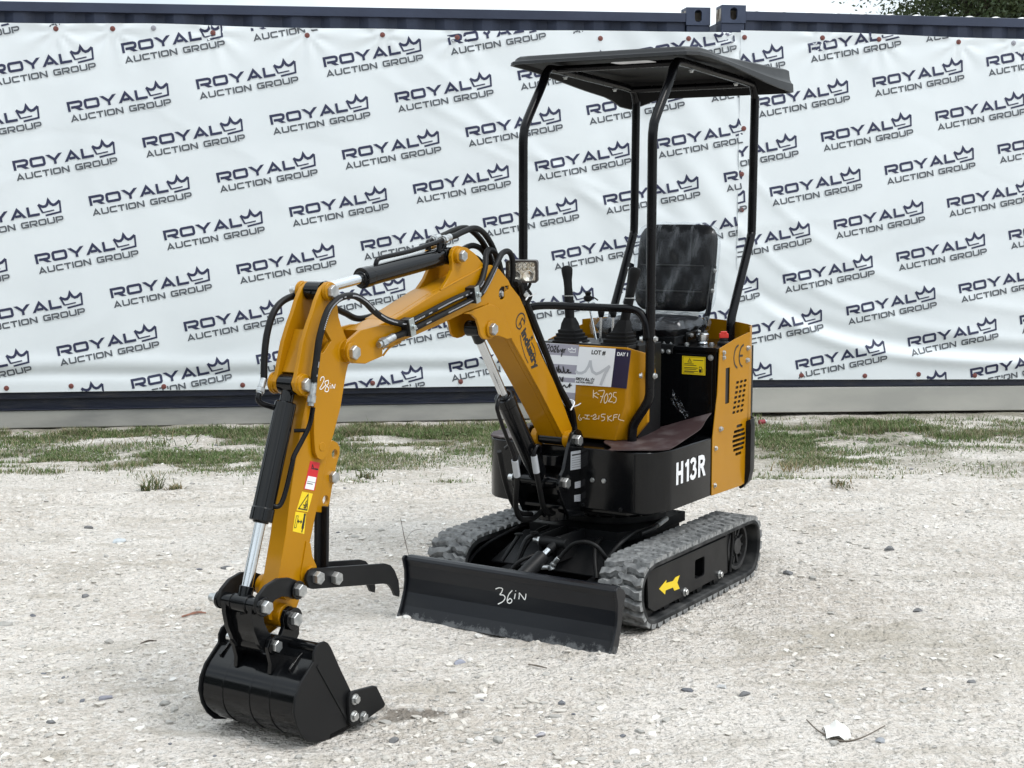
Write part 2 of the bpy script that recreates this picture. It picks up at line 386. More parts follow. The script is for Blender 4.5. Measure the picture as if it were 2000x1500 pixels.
# ------------------------------------------------------------------ camera, light, sky
cam = bpy.data.objects.new('camera', bpy.data.cameras.new('camera')); COL.objects.link(cam)
cam.location = (0, 0, 1.547); cam.rotation_euler = (R(90)-math.atan(345/2900), 0, 0)
cam.data.sensor_width = 36; cam.data.lens = 36*2900/2000; cam.data.clip_start = .05; cam.data.clip_end = 2000
scene.camera = cam
SUN_EL, SUN_AZ = R(58), R(118)      # azimuth clockwise from +Y
w = bpy.data.worlds.new('World'); scene.world = w; w.use_nodes = True
nt = w.node_tree; N = nt.nodes; L = nt.links
sky = N.new('ShaderNodeTexSky'); sky.sky_type = 'NISHITA'; sky.sun_disc = False; sky.sun_elevation = SUN_EL; sky.sun_rotation = SUN_AZ
sky.dust_density = 2.0; sky.air_density = 1.0
tc = N.new('ShaderNodeTexCoord'); mp = N.new('ShaderNodeMapping'); mp.inputs['Scale'].default_value = (1.5, 1.5, 4)
L.new(tc.outputs['Generated'], mp.inputs['Vector'])
n1 = N.new('ShaderNodeTexNoise'); n1.inputs['Scale'].default_value = 2.2; n1.inputs['Detail'].default_value = 6
L.new(mp.outputs['Vector'], n1.inputs['Vector'])
mr = N.new('ShaderNodeMapRange'); mr.inputs['From Min'].default_value = .36; mr.inputs['From Max'].default_value = .58
mr.inputs['To Min'].default_value = .62; mr.inputs['To Max'].default_value = 1.0
L.new(n1.outputs['Fac'], mr.inputs['Value'])
cl = N.new('ShaderNodeMix'); cl.data_type = 'RGBA'; cl.inputs[6].default_value = (4.7, 5.2, 5.5, 1); cl.inputs[7].default_value = (8.9, 9.5, 9.7, 1)
n2 = N.new('ShaderNodeTexNoise'); n2.inputs['Scale'].default_value = 3.1; n2.inputs['Detail'].default_value = 5
L.new(mp.outputs['Vector'], n2.inputs['Vector'])
m2 = N.new('ShaderNodeMapRange'); m2.inputs['From Min'].default_value = .35; m2.inputs['From Max'].default_value = .65
L.new(n2.outputs['Fac'], m2.inputs['Value']); L.new(m2.outputs['Result'], cl.inputs[0])
mx = N.new('ShaderNodeMix'); mx.data_type = 'RGBA'
L.new(mr.outputs['Result'], mx.inputs[0]); L.new(sky.outputs[0], mx.inputs[6]); L.new(cl.outputs[2], mx.inputs[7])
sx_ = N.new('ShaderNodeSeparateXYZ'); L.new(tc.outputs['Generated'], sx_.inputs[0])
gr_ = N.new('ShaderNodeMapRange'); gr_.inputs['From Min'].default_value = .05; gr_.inputs['From Max'].default_value = 1.0; gr_.inputs['To Min'].default_value = .88; gr_.inputs['To Max'].default_value = 1.45
L.new(sx_.outputs[2], gr_.inputs['Value'])
vm_ = N.new('ShaderNodeVectorMath'); vm_.operation = 'SCALE'; L.new(mx.outputs[2], vm_.inputs[0]); L.new(gr_.outputs['Result'], vm_.inputs['Scale'])
bg = N['Background']; bg.inputs['Strength'].default_value = .10; L.new(vm_.outputs[0], bg.inputs['Color'])
sd = bpy.data.lights.new('sun', 'SUN'); sd.energy = .9; sd.angle = R(18); sd.color = (1.0, .97, .93)
so = bpy.data.objects.new('sun', sd); COL.objects.link(so)
dirv = Vector((math.sin(SUN_AZ)*math.cos(SUN_EL), math.cos(SUN_AZ)*math.cos(SUN_EL), math.sin(SUN_EL)))
so.rotation_euler = dirv.to_track_quat('Z', 'Y').to_euler()
scene.view_settings.view_transform = 'Standard'; scene.view_settings.look = 'None'; scene.view_settings.exposure = 0.92; scene.view_settings.gamma = 1

# ------------------------------------------------------------------ ground
def ground_material():
    m = bpy.data.materials.new('crushed_limestone'); m.use_nodes = True; nt = m.node_tree; N = nt.nodes; L = nt.links; p = N['Principled BSDF']
    tc = N.new('ShaderNodeTexCoord')
    def noise(sc, det=5, stretch=None):
        n = N.new('ShaderNodeTexNoise'); n.inputs['Scale'].default_value = sc; n.inputs['Detail'].default_value = det
        if stretch:
            q = N.new('ShaderNodeMapping'); q.inputs['Scale'].default_value = stretch; L.new(tc.outputs['Object'], q.inputs['Vector']); L.new(q.outputs['Vector'], n.inputs['Vector'])
        else: L.new(tc.outputs['Object'], n.inputs['Vector'])
        return n.outputs['Fac']
    def mrange(src, a, b, c=0, d=1):
        r = N.new('ShaderNodeMapRange'); r.inputs[1].default_value = a; r.inputs[2].default_value = b; r.inputs[3].default_value = c; r.inputs[4].default_value = d
        L.new(src, r.inputs['Value']); return r.outputs['Result']
    def mix(f, a, b):
        x = N.new('ShaderNodeMix'); x.data_type = 'RGBA'
        for sock, v in ((0, f), (6, a), (7, b)):
            if isinstance(v, tuple): x.inputs[sock].default_value = (*v, 1)
            else: L.new(v, x.inputs[sock])
        return x.outputs[2]
    c1 = mix(mrange(noise(1.3, 8), .38, .62), (.565, .512, .455), (.69, .642, .59))
    c2 = mix(mrange(noise(30, 6), .46, .66), c1, (.74, .70, .655))
    c2b = mix(mrange(noise(48, 6), .54, .67, 0, .62), c2, (.36, .332, .29))
    c3 = mix(mrange(noise(110, 4), .56, .68, 0, .65), c2b, (.28, .258, .225))
    c4 = mix(mrange(noise(4.5, 7, (.55, 1.5, 1)), .52, .70, 0, .5), c3, (.38, .34, .28))
    # pebbles pressed into the surface
    vo = N.new('ShaderNodeTexVoronoi'); vo.inputs['Scale'].default_value = 55; vo.inputs['Randomness'].default_value = 1
    L.new(tc.outputs['Object'], vo.inputs['Vector'])
    sep = N.new('ShaderNodeSeparateColor'); L.new(vo.outputs['Color'], sep.inputs[0])
    pick = mrange(sep.outputs[0], .86, .90)
    rad = mrange(vo.outputs['Distance'], .18, .34, 1, 0)
    mul = N.new('ShaderNodeMath'); mul.operation = 'MULTIPLY'; L.new(pick, mul.inputs[0]); L.new(rad, mul.inputs[1])
    peb = mix(mrange(sep.outputs[1], .3, .6), (.40, .385, .36), (.66, .64, .60))
    c5 = mix(mul.outputs[0], c4, peb)
    # soil colour under the weeds beside the containers
    sp = N.new('ShaderNodeSeparateXYZ'); L.new(tc.outputs['Object'], sp.inputs[0])
    band = mrange(sp.outputs[1], 8.5, 9.6)
    soil = N.new('ShaderNodeMath'); soil.operation = 'MULTIPLY'; L.new(band, soil.inputs[0]); L.new(mrange(noise(1.6, 6), .44, .6, 0, .7), soil.inputs[1])
    c6 = mix(soil.outputs[0], c5, (.19, .175, .12))
    def stain(src, x, y, rx, ry, col, amt):
        q = N.new('ShaderNodeMapping'); q.vector_type = 'POINT'; q.inputs['Location'].default_value = (-x/rx, -y/ry, 0); q.inputs['Scale'].default_value = (1/rx, 1/ry, 0)
        L.new(tc.outputs['Object'], q.inputs['Vector']); ln = N.new('ShaderNodeVectorMath'); ln.operation = 'LENGTH'; L.new(q.outputs['Vector'], ln.inputs[0])
        su = N.new('ShaderNodeMath'); su.operation = 'ADD'; L.new(ln.outputs['Value'], su.inputs[0]); L.new(mrange(noise(9, 6), .3, .7, -.6, .6), su.inputs[1])
        return mix(mrange(su.outputs[0], .6, 1.1, amt, 0), src, col)
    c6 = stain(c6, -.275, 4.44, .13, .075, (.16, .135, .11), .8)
    c6 = stain(c6, 1.3, 5.2, .55, .22, (.38, .34, .275), .45); c6 = stain(c6, 1.6, 4.9, .4, .15, (.40, .36, .30), .35)
    L.new(c6, p.inputs['Base Color']); p.inputs['Roughness'].default_value = .95; p.inputs['Specular IOR Level'].default_value = .2
    add = N.new('ShaderNodeMath'); add.operation = 'ADD'
    L.new(mrange(noise(70, 6), .3, .7, 0, .55), add.inputs[0]); L.new(mul.outputs[0], add.inputs[1])
    add2 = N.new('ShaderNodeMath'); add2.operation = 'ADD'; L.new(add.outputs[0], add2.inputs[0]); L.new(mrange(noise(18, 5), .3, .7, 0, 1.2), add2.inputs[1])
    b = N.new('ShaderNodeBump'); b.inputs['Strength'].default_value = 1.0; b.inputs['Distance'].default_value = .020
    L.new(add2.outputs[0], b.inputs['Height']); L.new(b.outputs['Normal'], p.inputs['Normal'])
    return m
def far(a, b, n, pw=2.2): return a+(b-a)*np.linspace(0, 1, n)**pw
gx = np.concatenate([far(-4.6, -900, 26)[::-1][:-1], np.arange(-4.6, 5.0, .028), far(5.0, 900, 26)[1:]])
gy = np.concatenate([far(3.4, -600, 24)[::-1][:-1], np.arange(3.4, 6.5, .022), np.arange(6.5, 11.2, .036), far(11.2, 1200, 30)[1:]])
X, Y = np.meshgrid(gx, gy, indexing='ij'); Z = ground_z(X, Y)
nx, ny = len(gx), len(gy)
vs = np.stack([X, Y, Z], -1).reshape(-1, 3)
idx = np.arange(nx*ny).reshape(nx, ny)
fs = np.stack([idx[:-1, :-1], idx[1:, :-1], idx[1:, 1:], idx[:-1, 1:]], -1).reshape(-1, 4)
me = bpy.data.meshes.new('ground'); me.from_pydata(vs.tolist(), [], fs.tolist()); me.materials.append(ground_material())
me.polygons.foreach_set('use_smooth', [True]*len(me.polygons))
gob = bpy.data.objects.new('ground', me); COL.objects.link(gob); structure(gob); tag(gob, 'pale crushed limestone yard surface', 'ground')

# ------------------------------------------------------------------ stones
ICO = bmesh.new(); bmesh.ops.create_icosphere(ICO, subdivisions=1, radius=1)
ico1 = (np.array([v.co[:] for v in ICO.verts]), np.array([[v.index for v in f.verts] for f in ICO.faces])); ICO.free()
ICO = bmesh.new(); bmesh.ops.create_icosphere(ICO, subdivisions=2, radius=1)
ico2 = (np.array([v.co[:] for v in ICO.verts]), np.array([[v.index for v in f.verts] for f in ICO.faces])); ICO.free()
def mesh_tint(name, V, F, tint, mat, smooth=False):
    me = bpy.data.meshes.new(name); me.vertices.add(len(V)); me.vertices.foreach_set('co', V.astype(np.float32).ravel())
    k = F.shape[1]; me.loops.add(F.size); me.loops.foreach_set('vertex_index', F.astype(np.int32).ravel())
    me.polygons.add(len(F)); me.polygons.foreach_set('loop_start', np.arange(0, F.size, k, dtype=np.int32)); me.polygons.foreach_set('loop_total', np.full(len(F), k, dtype=np.int32))
    me.update(calc_edges=True)
    a = me.attributes.new('tint', 'FLOAT_COLOR', 'POINT'); c = np.ones((len(V), 4), np.float32); c[:, :3] = tint; a.data.foreach_set('color', c.ravel())
    me.materials.append(M[mat]); me.polygons.foreach_set('use_smooth', [smooth]*len(F)); me.update(); me.validate()
    o = bpy.data.objects.new(name, me); COL.objects.link(o); return o
def scatter_stones():
    n = 21000
    y = 3.6+6.4*rng.random(n)**1.25; x = (rng.random(n)*2-1)*(.42*y+.35)
    dens = fbm(x*1.3, y*1.3, 4, 40); keep = rng.random(n) < np.clip((dens-.30)*3.2, .12, 1); x, y = x[keep], y[keep]; n = len(x)
    s = .0026+.0115*rng.random(n)**4.2
    V0, F0 = ico1; nv = len(V0)
    jit = 1+.75*(rng.random((n, nv))-.5)
    sc = np.stack([s*(1+.7*rng.random(n)), s*(.8+.5*rng.random(n)), s*(.45+.35*rng.random(n))], -1)
    P = V0[None]*jit[..., None]*sc[:, None, :]
    a = rng.random(n)*6.283; ca, sa = np.cos(a)[:, None], np.sin(a)[:, None]
    Px = P[..., 0]*ca-P[..., 1]*sa; Py = P[..., 0]*sa+P[..., 1]*ca
    z = ground_z(x, y)
    P = np.stack([Px+x[:, None], Py+y[:, None], P[..., 2]+(z+s*.12)[:, None]], -1).reshape(-1, 3)
    F = (F0[None]+(np.arange(n)*nv)[:, None, None]).reshape(-1, 3)
    g = rng.random(n); col = np.where(g[:, None] < .66, np.array([.54, .51, .465]), np.where(g[:, None] < .80, np.array([.68, .66, .62]), np.where(g[:, None] < .985, np.array([.38, .365, .34]), np.array([.14, .145, .16]))))
    col = col*(.85+.3*rng.random((n, 1)))
    o = mesh_tint('gravel', P, F, np.repeat(col, nv, 0), 'stone'); o['kind'] = 'stuff'; tag(o, 'loose pale gravel strewn over the yard', 'gravel')
scatter_stones()
def one_stone(px, py, size, tint, flat=.55, label=None, name='stone'):
    V0, F0 = ico2
    r = np.random.default_rng(int(px*1000+py*77) & 0xffff)
    d = r.normal(size=(7, 3)); d /= np.linalg.norm(d, axis=1)[:, None]
    P = V0.copy()
    for k in range(7):                      # knock facets off the pebble
        t = P@d[k]; lim = .55+.3*r.random(); P = P-np.maximum(t-lim, 0)[:, None]*d[k]
    P = P*np.array([1.15, .85, flat])*size*(1+.06*r.normal(size=(len(P), 1)))
    o = mesh_tint(name, P, F0, np.array(tint)*(1+.12*r.normal(size=(len(P), 1))).clip(.7, 1.3), 'stone')
    o.location = (px, py, float(ground_z(px, py))+size*flat*.12); o.rotation_euler = (0, 0, r.random()*6)
    tag(o, label, 'stone', 'larger stones on the yard'); return o
DK, GR, LT = (.145, .145, .148), (.33, .32, .30), (.62, .60, .57)
def gp(u, v):                               # where the yard lies under a point of the photograph (survey values)
    a = math.atan(345/2900); dx, dy, dz = (u-1000)/2900, math.cos(a)+(750-v)/2900*math.sin(a), -math.sin(a)+(750-v)/2900*math.cos(a)
    t = -1.547/dz; return dx*t, dy*t
STONES = [
 (205,1362,.026,(.22,.22,.25),'bluish grey flat stone, largest on the open gravel left of the bucket'),
 (322,1370,.024,GR,'grey rounded stone beside the bluish flat one left of the bucket'),
 (232,1057,.026,(.42,.45,.47),'pale blue grey stone in the gravel left of the bucket cylinder'),
 (166,1165,.018,DK,'small dark angular stone in the middle of the left gravel'),
 (98,1412,.018,DK,'dark flat stone near the lower left corner of the yard'),
 (338,1327,.017,LT,'small light stone lying left of the bucket back'),
 (120,1367,.018,GR,'mid grey stone left of the bluish flat stone'),
 (172,1030,.018,DK,'dark stone furthest left behind the pale blue grey stone'),
 (442,1111,.02,DK,'dark stone behind the bucket cylinder rod'),
 (463,1100,.025,LT,'light stone behind the bucket cylinder rod'),
 (8,1221,.026,GR,'grey stone cut by the left edge of the photo'),
 (1454,1358,.022,DK,'dark round stone right of the blade, in front of the track'),
 (1410,1346,.022,(.45,.45,.45),'light grey upright stone beside the dark round stone'),
 (1808,1351,.016,DK,'small black stone on the right side of the gravel'),
 (1898,1330,.022,DK,'black stone nearest the right edge of the gravel'),
 (1720,1451,.026,(.30,.31,.33),'grey stone right of the paper scrap'),
 (1630,1454,.022,GR,'brownish grey stone just below the paper scrap'),
 (1673,1408,.018,LT,'light stone above the paper scrap'),
 (1587,1131,.018,GR,'grey stone standing right of the track'),
 (1792,1186,.02,DK,'dark flat stone on the far right gravel'),
 (1540,1120,.022,DK,'dark flat stone behind the right track end'),
 (897,1294,.022,(.27,.28,.33),'bluish stone in front of the dozer blade'),
 (975,1446,.026,GR,'grey stone at the bottom edge below the blade'),
 (1240,1469,.028,LT,'pale stone low in the frame below the track'),
 (1055,1437,.022,(.32,.31,.33),'mottled grey stone below the blade'),
 (1250,1428,.022,GR,'dull grey stone below the blade right corner'),
 (935,1162+280,.018,LT,'small pale stone below the bucket teeth'),
 (795,1212,.020,LT,'pale stone at the left foot of the dozer blade'),
 (780,1209,.018,LT,'pale stone leftmost at the foot of the dozer blade'),
 (935,1241,.02,LT,'pale stone pressed against the middle of the blade edge'),
 (1738,1070,.024,DK,'dark stone on the far gravel right of the track'),
 (770,1440,.022,DK,'dark stone just right of the bucket teeth'),
]
for u, v, s, c, lab in STONES:
    x, y = gp(u, v); one_stone(x, y, s*y/5.2, c, label=lab)
def stick(pts, r, mat, name, label, cat):
    P = []
    for u, v, dz in pts:
        x, y = gp(u, v); P.append((x, y, float(ground_z(x, y))+dz))
    mb = MB(); mb.tube(P, [r*.7, r, r*.9, r*.6], 6, 4, sx=.5 if cat != 'straw' else 1); tag(mb.build(name, mat), label, cat)
stick([(355,1206,.004),(385,1202,.008),(402,1200,.004)], .006, 'wood', 'wood_chip', 'red brown sliver of wood left of the bucket pin', 'wood chip')
stick([(272,1257,.001),(290,1253,.004),(306,1252,.001)], .005, 'twig', 'twig', 'grey twig on the gravel left of the bucket', 'twig')
stick([(783,1060,.11),(790,1075,.06),(799,1090,.004)], .0025, 'twig', 'twig', 'thin dry stalk standing left of the blade corner', 'twig')
stick([(788,1072,.02),(805,1060,.05),(830,1055,.05)], .002, 'twig', 'twig', 'thin dry side stalk lying behind the blade corner', 'twig')
stick([(1032,1300,.004),(1050,1306,.01),(1068,1310,.004)], .004, 'twig', 'twig', 'short brown twig in front of the dozer blade', 'twig')
stick([(1575,1420,.02),(1600,1437,.006),(1640,1451,.004),(1680,1450,.008),(1728,1437,.03)], .0028, 'twig', 'twig', 'long bent straw curving around the paper scrap', 'straw')
x, y = gp(1635, 1436); mb = MB(); z0 = float(ground_z(x, y))
mb.grid([(x+(i-2)*.018+(j-2)*.004, y+(j-2)*.03, z0+.008+.006*math.sin(i*1.7+j)+.01*(i == 2)) for i in range(5) for j in range(5)], 5, 5)
tag(mb.build('paper_scrap', 'paper', recalc=False, angle=20), 'creased white paper scrap lying on the gravel', 'paper')

# ------------------------------------------------------------------ grass
def blades(cx, cy, n, h, lean=.6, width=.0022, cols=None, spread=None):
    hh = h*(.45+.75*rng.random(n)); a = rng.random(n)*6.283; ln = lean*(.3+.9*rng.random(n))
    bx, by = cx, cy; bz = ground_z(bx, by)-.004
    ca, sa = np.cos(a), np.sin(a); wx, wy = -sa*width, ca*width
    V = np.zeros((n, 5, 3))
    for k, (t, wd) in enumerate(((0, 1), (.55, .75))):
        px = bx+ca*ln*hh*t**1.6; py = by+sa*ln*hh*t**1.6; pz = bz+hh*t*(1-.25*ln*t)
        V[:, 2*k] = np.stack([px-wx*wd, py-wy*wd, pz], -1); V[:, 2*k+1] = np.stack([px+wx*wd, py+wy*wd, pz], -1)
    V[:, 4] = np.stack([bx+ca*ln*hh, by+sa*ln*hh, bz+hh*(1-.25*ln)], -1)
    b = np.arange(n)*5
    F = np.concatenate([np.stack([b, b+1, b+3], -1), np.stack([b, b+3, b+2], -1), np.stack([b+2, b+3, b+4], -1)])
    if cols is None:
        g = rng.random(n)[:, None]; dry = (fbm(bx*1.2, by*2.5, 3, 77)+.30*sstep(by, 9.9, 10.3)*sstep(-bx, .7, 1.1)*fbm(bx*2, by*4, 2, 5))[:, None]
        c = np.where(g < .62-1.2*(dry-.45), np.array([.105, .160, .050]), np.where(g < .80-.6*(dry-.45), np.array([.14, .165, .075]), np.array([.30, .26, .17])))
        cols = c*(.7+.6*rng.random((n, 1)))
    return V.reshape(-1, 3), F, np.repeat(cols, 5, 0)
# patches in plan: centre x, y, half sizes, amount
PATCH = [(2.6,10.95,1.5,.14,.9),(-2.3,10.68,1.6,.10,.9),(-3.6,10.5,.8,.14,.8),(-2.55,9.30,1.45,.34,1.0),(-1.5,9.15,.7,.25,.7),(-3.4,10.35,.9,.30,.75),(-2.2,10.45,.8,.20,.35),(-1.2,10.25,.5,.28,.8),(-.75,10.35,1.1,.42,.95),(-.35,9.95,.65,.30,.6),(.2,10.6,.9,.2,.7),
         (1.75,9.85,.55,.55,1.0),(2.2,10.35,.6,.22,.9),(2.75,10.5,.5,.22,.75),(3.4,10.45,.75,.18,.55),(3.5,9.95,.8,.18,.4),(2.0,9.25,.55,.14,.4),(1.75,8.6,.35,.06,.3),(-.62,8.45,.26,.05,.8),(-.88,8.92,.12,.05,.6),(3.3,8.9,.9,.25,.10),(-2.9,10.9,3.5,.15,.5),(-4.0,9.4,.6,.6,.8)]
Vs, Fs, Cs, base = [], [], [], 0
for cx, cy, ax, ay, amt in PATCH:
    n = int(52000*amt*ax*ay*1.25)+200
    x = cx+ax*1.25*rng.normal(size=n)*.62; y = cy+ay*1.25*rng.normal(size=n)*.62
    k = (fbm(x*3.2, y*6, 4, 5) > .40+.16*rng.random(n)) & (y < 11.0+.13*x)
    x, y = x[k], y[k]; hgt = .034*(.4+1.2*fbm(x*2.6, y*3.6, 3, 15))*(1+.5*sstep(y, 9.9, 10.6))
    V, F, C = blades(x, y, len(x), hgt, width=.0026, lean=.9)
    Vs.append(V); Fs.append(F+base); Cs.append(C); base += len(V)
go = mesh_tint('grass', np.concatenate(Vs), np.concatenate(Fs), np.concatenate(Cs), 'grass'); go['kind'] = 'stuff'
tag(go, 'patchy short grass and weeds along the containers', 'grass')
def stems():
    n = 420; x = -3.9+8.3*rng.random(n); y = 10.05+.55*rng.random(n)+.10*x*.5; k = fbm(x*1.5, y*2, 3, 61) > .47; x, y = x[k], y[k]; n = len(x)
    c = np.where(rng.random((n, 1)) < .6, np.array([.20, .155, .09]), np.array([.09, .115, .05]))*(.6+.7*rng.random((n, 1)))
    V, F, C = blades(x, y, n, .13*(.5+.8*rng.random(n)), lean=1.1, width=.003, cols=c)
    o = mesh_tint('dry_stems', V, F, C, 'grass'); o['kind'] = 'stuff'; tag(o, 'thin dry weed stems standing along the concrete beams', 'weeds')
    n = 2600; x = -3.9+8.0*rng.random(n); y = 9.6+.95*rng.random(n); k = fbm(x*1.8, y*3, 3, 31) > .52; x, y = x[k], y[k]; n = len(x)
    s_ = .008+.014*rng.random((n, 1)); a = rng.random(n)*6.283; z = ground_z(x, y)+.006+.02*rng.random(n); P = np.stack([x, y, z], -1)
    t = np.stack([np.cos(a), np.sin(a), .5*rng.random(n)], -1); u = np.stack([-np.sin(a), np.cos(a), .3*rng.random(n)], -1)
    V = np.stack([P-t*s_, P+u*s_*.6, P+t*s_*1.2, P-u*s_*.6], 1).reshape(-1, 3)
    c = np.array([.10, .14, .055])*(.6+.8*rng.random((n, 1)))
    o = mesh_tint('broad_leaf_weeds', V, np.arange(n*4).reshape(n, 4), np.repeat(c, 4, 0), 'grass'); o['kind'] = 'stuff'; tag(o, 'low broad leaved weeds among the grass by the containers', 'weeds')
stems()
def tuft(u, v, n, h, rad, label, dry=.3):
    x, y = gp(u, v); px = x+rad*rng.normal(size=n)*.5; py = y+rad*rng.normal(size=n)*.5
    c = np.where(rng.random((n, 1)) < dry, np.array([.26, .21, .12]), np.array([.09, .11, .045]))*(.7+.6*rng.random((n, 1)))
    V, F, C = blades(px, py, n, np.full(n, h), lean=1.3, width=.004, cols=c)
    o = mesh_tint('grass_tuft', V, F, C, 'grass'); tag(o, label, 'grass tuft', 'single tufts on the gravel')
tuft(285, 952, 40, .10, .03, 'spiky green grass tuft alone on the gravel, left one of a pair', .15)
tuft(308, 946, 26, .12, .02, 'taller spiky tuft between the spiky one and the dry one')
tuft(342, 948, 70, .05, .05, 'low dry brownish tuft on the left gravel', .6)
tuft(712, 922, 60, .06, .06, 'small tuft on the gravel just right of the arm', .4)
tuft(1640, 938, 60, .05, .09, 'low tuft right of the counterweight at the grass edge', .4)
tuft(1545, 905, 30, .10, .10, 'dry stalks behind the counterweight', .9)

# ------------------------------------------------------------------ unseen wood, added behind the viewer to darken front faces and reflections
def wood():
    r = np.random.default_rng(9); n = 42000
    az = np.radians(150+135*r.random(n)); lump = fbm(np.degrees(az)/4.5, az*0, 3, 4); top = 4.5+6.5*lump
    d = 23+6*r.random(n)+1.5*np.sin(az*23); z = top*r.random(n)**.8
    P = np.stack([d*np.sin(az), d*np.cos(az), z], -1)
    a = r.normal(size=(n, 3)); a /= np.linalg.norm(a, axis=1)[:, None]; b = np.cross(a, r.normal(size=(n, 3))); b /= np.linalg.norm(b, axis=1)[:, None]
    sz = .14+.16*r.random((n, 1)); V = np.stack([P-a*sz, P+b*sz*.6, P+a*sz, P-b*sz*.6], 1).reshape(-1, 3)
    c = np.array([.05, .075, .03])*(.6+.9*r.random((n, 1)))
    o = mesh_tint('added_wood_screen', V, np.arange(n*4).reshape(n, 4), np.repeat(c, 4, 0), 'leaf'); o['kind'] = 'stuff'; tag(o, 'unseen green wood added behind the viewer to darken front faces and reflections', 'wood')
wood()
# ------------------------------------------------------------------ trees beyond the containers
def tree(bx, by, height, crown_r, crown_z, seed, label):
    r = np.random.default_rng(seed); root = thing('tree', (bx, by, -.1), 0, label, 'tree', 'trees behind the containers')
    mb = MB(); top = crown_z+crown_r*.3
    mb.tube([(0,0,0),(.1,.05,height*.25),(-.05,.1,height*.45),(.1,0,top)], [.22,.2,.16,.1], 10, 6)
    tips = []
    for k in range(16):
        a = r.random()*6.283; zz = crown_z-crown_r*.6+r.random()*crown_r*1.0; d = crown_r*(.5+.45*r.random())
        e = (math.cos(a)*d, math.sin(a)*d, zz+crown_r*(.1+.5*r.random()))
        mb.tube([(0,0,max(zz-crown_r*.5, height*.3)), (e[0]*.45, e[1]*.45, zz), e], [.08,.06,.03], 6, 4); tips.append(e)
    mb.build('trunk', 'bark', root)
    Cc = []
    for k in range(120):
        v = r.normal(size=3); v /= np.linalg.norm(v); rad = crown_r*(.45+.55*r.random()**.6)*(1+.22*math.sin(3*v[0]+seed)+.15*math.sin(5*v[1]))
        Cc.append(np.array([v[0]*rad, v[1]*rad, crown_z+v[2]*rad*.8]))
    Cc += [np.array(t) for t in tips]; Cc = np.array(Cc)
    n = 60000; ci = r.integers(0, len(Cc), n); cs = crown_r*(.10+.10*r.random(len(Cc)))
    P = Cc[ci]+r.normal(size=(n, 3))*cs[ci][:, None]*np.array([1.15, 1.15, .7])
    a = r.normal(size=(n, 3)); a /= np.linalg.norm(a, axis=1)[:, None]; b = np.cross(a, r.normal(size=(n, 3))); b /= np.linalg.norm(b, axis=1)[:, None]
    s = (.022+.030*r.random((n, 1)))
    V = np.stack([P-a*s, P+b*s*.5, P+a*s, P-b*s*.5], 1).reshape(-1, 3)
    F = np.arange(n*4).reshape(n, 4)
    hue = r.random(len(Cc))[ci][:, None]
    c = .62*(np.array([.045, .075, .028])*(1-hue)+np.array([.095, .125, .045])*hue)*(.7+.6*r.random((n, 1)))
    o = mesh_tint('crown', V, F, np.repeat(c, 4, 0), 'leaf'); o.parent = root
tree(8.3, 26.5, 8, 1.95, 5.7, 3, 'dense dark green tree behind the right container, its left edge against the sky')
tree(10.6, 27.5, 9, 1.8, 6.1, 5, 'looser green tree nearest the right edge with sky gaps in its crown')
tree(12.9, 29.5, 9, 2.2, 6.2, 8, 'dark tree mostly outside the right edge behind the looser one')
# ------------------------------------------------------------------ shipping containers
ALPHA = R(7.5); CO = Vector((-3.662, 10.693, 0))
def corrug(mb, s0, s1, z0, z1, y_crest, depth=.036, pitch=.278, mat=0, phase=0.0):
    xs = []; s = s0-phase
    while s < s1:
        for a, k in ((0, 0), (.072, 0), (.072+.068, 1), (.072+.068+.070, 1)): xs.append((s+a, k))
        s += pitch
    xs = [(x, k) for x, k in xs if s0 <= x <= s1]; xs = [(s0, xs[0][1])]+xs+[(s1, xs[-1][1])]
    P = []
    for x, k in xs: P += [(x, y_crest+depth*k, z0), (x, y_crest+depth*k, z1)]
    mb.grid(P, len(xs), 2, mat)
def casting(root, s0, s1, z0, z1, y0, y1):
    c = ((s0+s1)/2, (z0+z1)/2+.003); hw, hh = .027, .046
    oval = [(c[0]+hw*math.cos(t), c[1]+(hh-hw)*(1 if math.sin(t) > 0 else -1)+hw*math.sin(t)) for t in [2*math.pi*(i+.5)/20 for i in range(20)]]
    mb = MB()
    out = [(s0, z0), (s1, z0), (s1, z1), (s0, z1)]
    mb._prism(out, lambda p, t: (p[0], t, p[1]), y0, y0+.028, 0, [oval])
    mb.box((s0, y0+.028, z1-.022), (s1, y1, z1), 0); mb.box((s0, y0+.028, z0), (s1, y1, z0+.02), 0)
    for sx in (s0, s1):
        a, b = (sx, sx+.022) if sx == s0 else (sx-.022, sx)
        oc = ((y0+.028+y1)/2, c[1]); ov = [(oc[0]+.022*math.cos(t), oc[1]+(.018 if math.sin(t) > 0 else -.018)+.022*math.sin(t)) for t in [2*math.pi*(i+.5)/16 for i in range(16)]]
        mb._prism([(y0+.028, z0+.02), (y1, z0+.02), (y1, z1-.022), (y0+.028, z1-.022)], lambda p, t: (t, p[0], p[1]), a, b, 1, [ov])
    mb.box((s0+.022, y1-.02, z0+.02), (s1-.022, y1, z1-.022), 1)
    return mb.build('corner_casting', ['casting', 'bare'], root, bevel=.006)
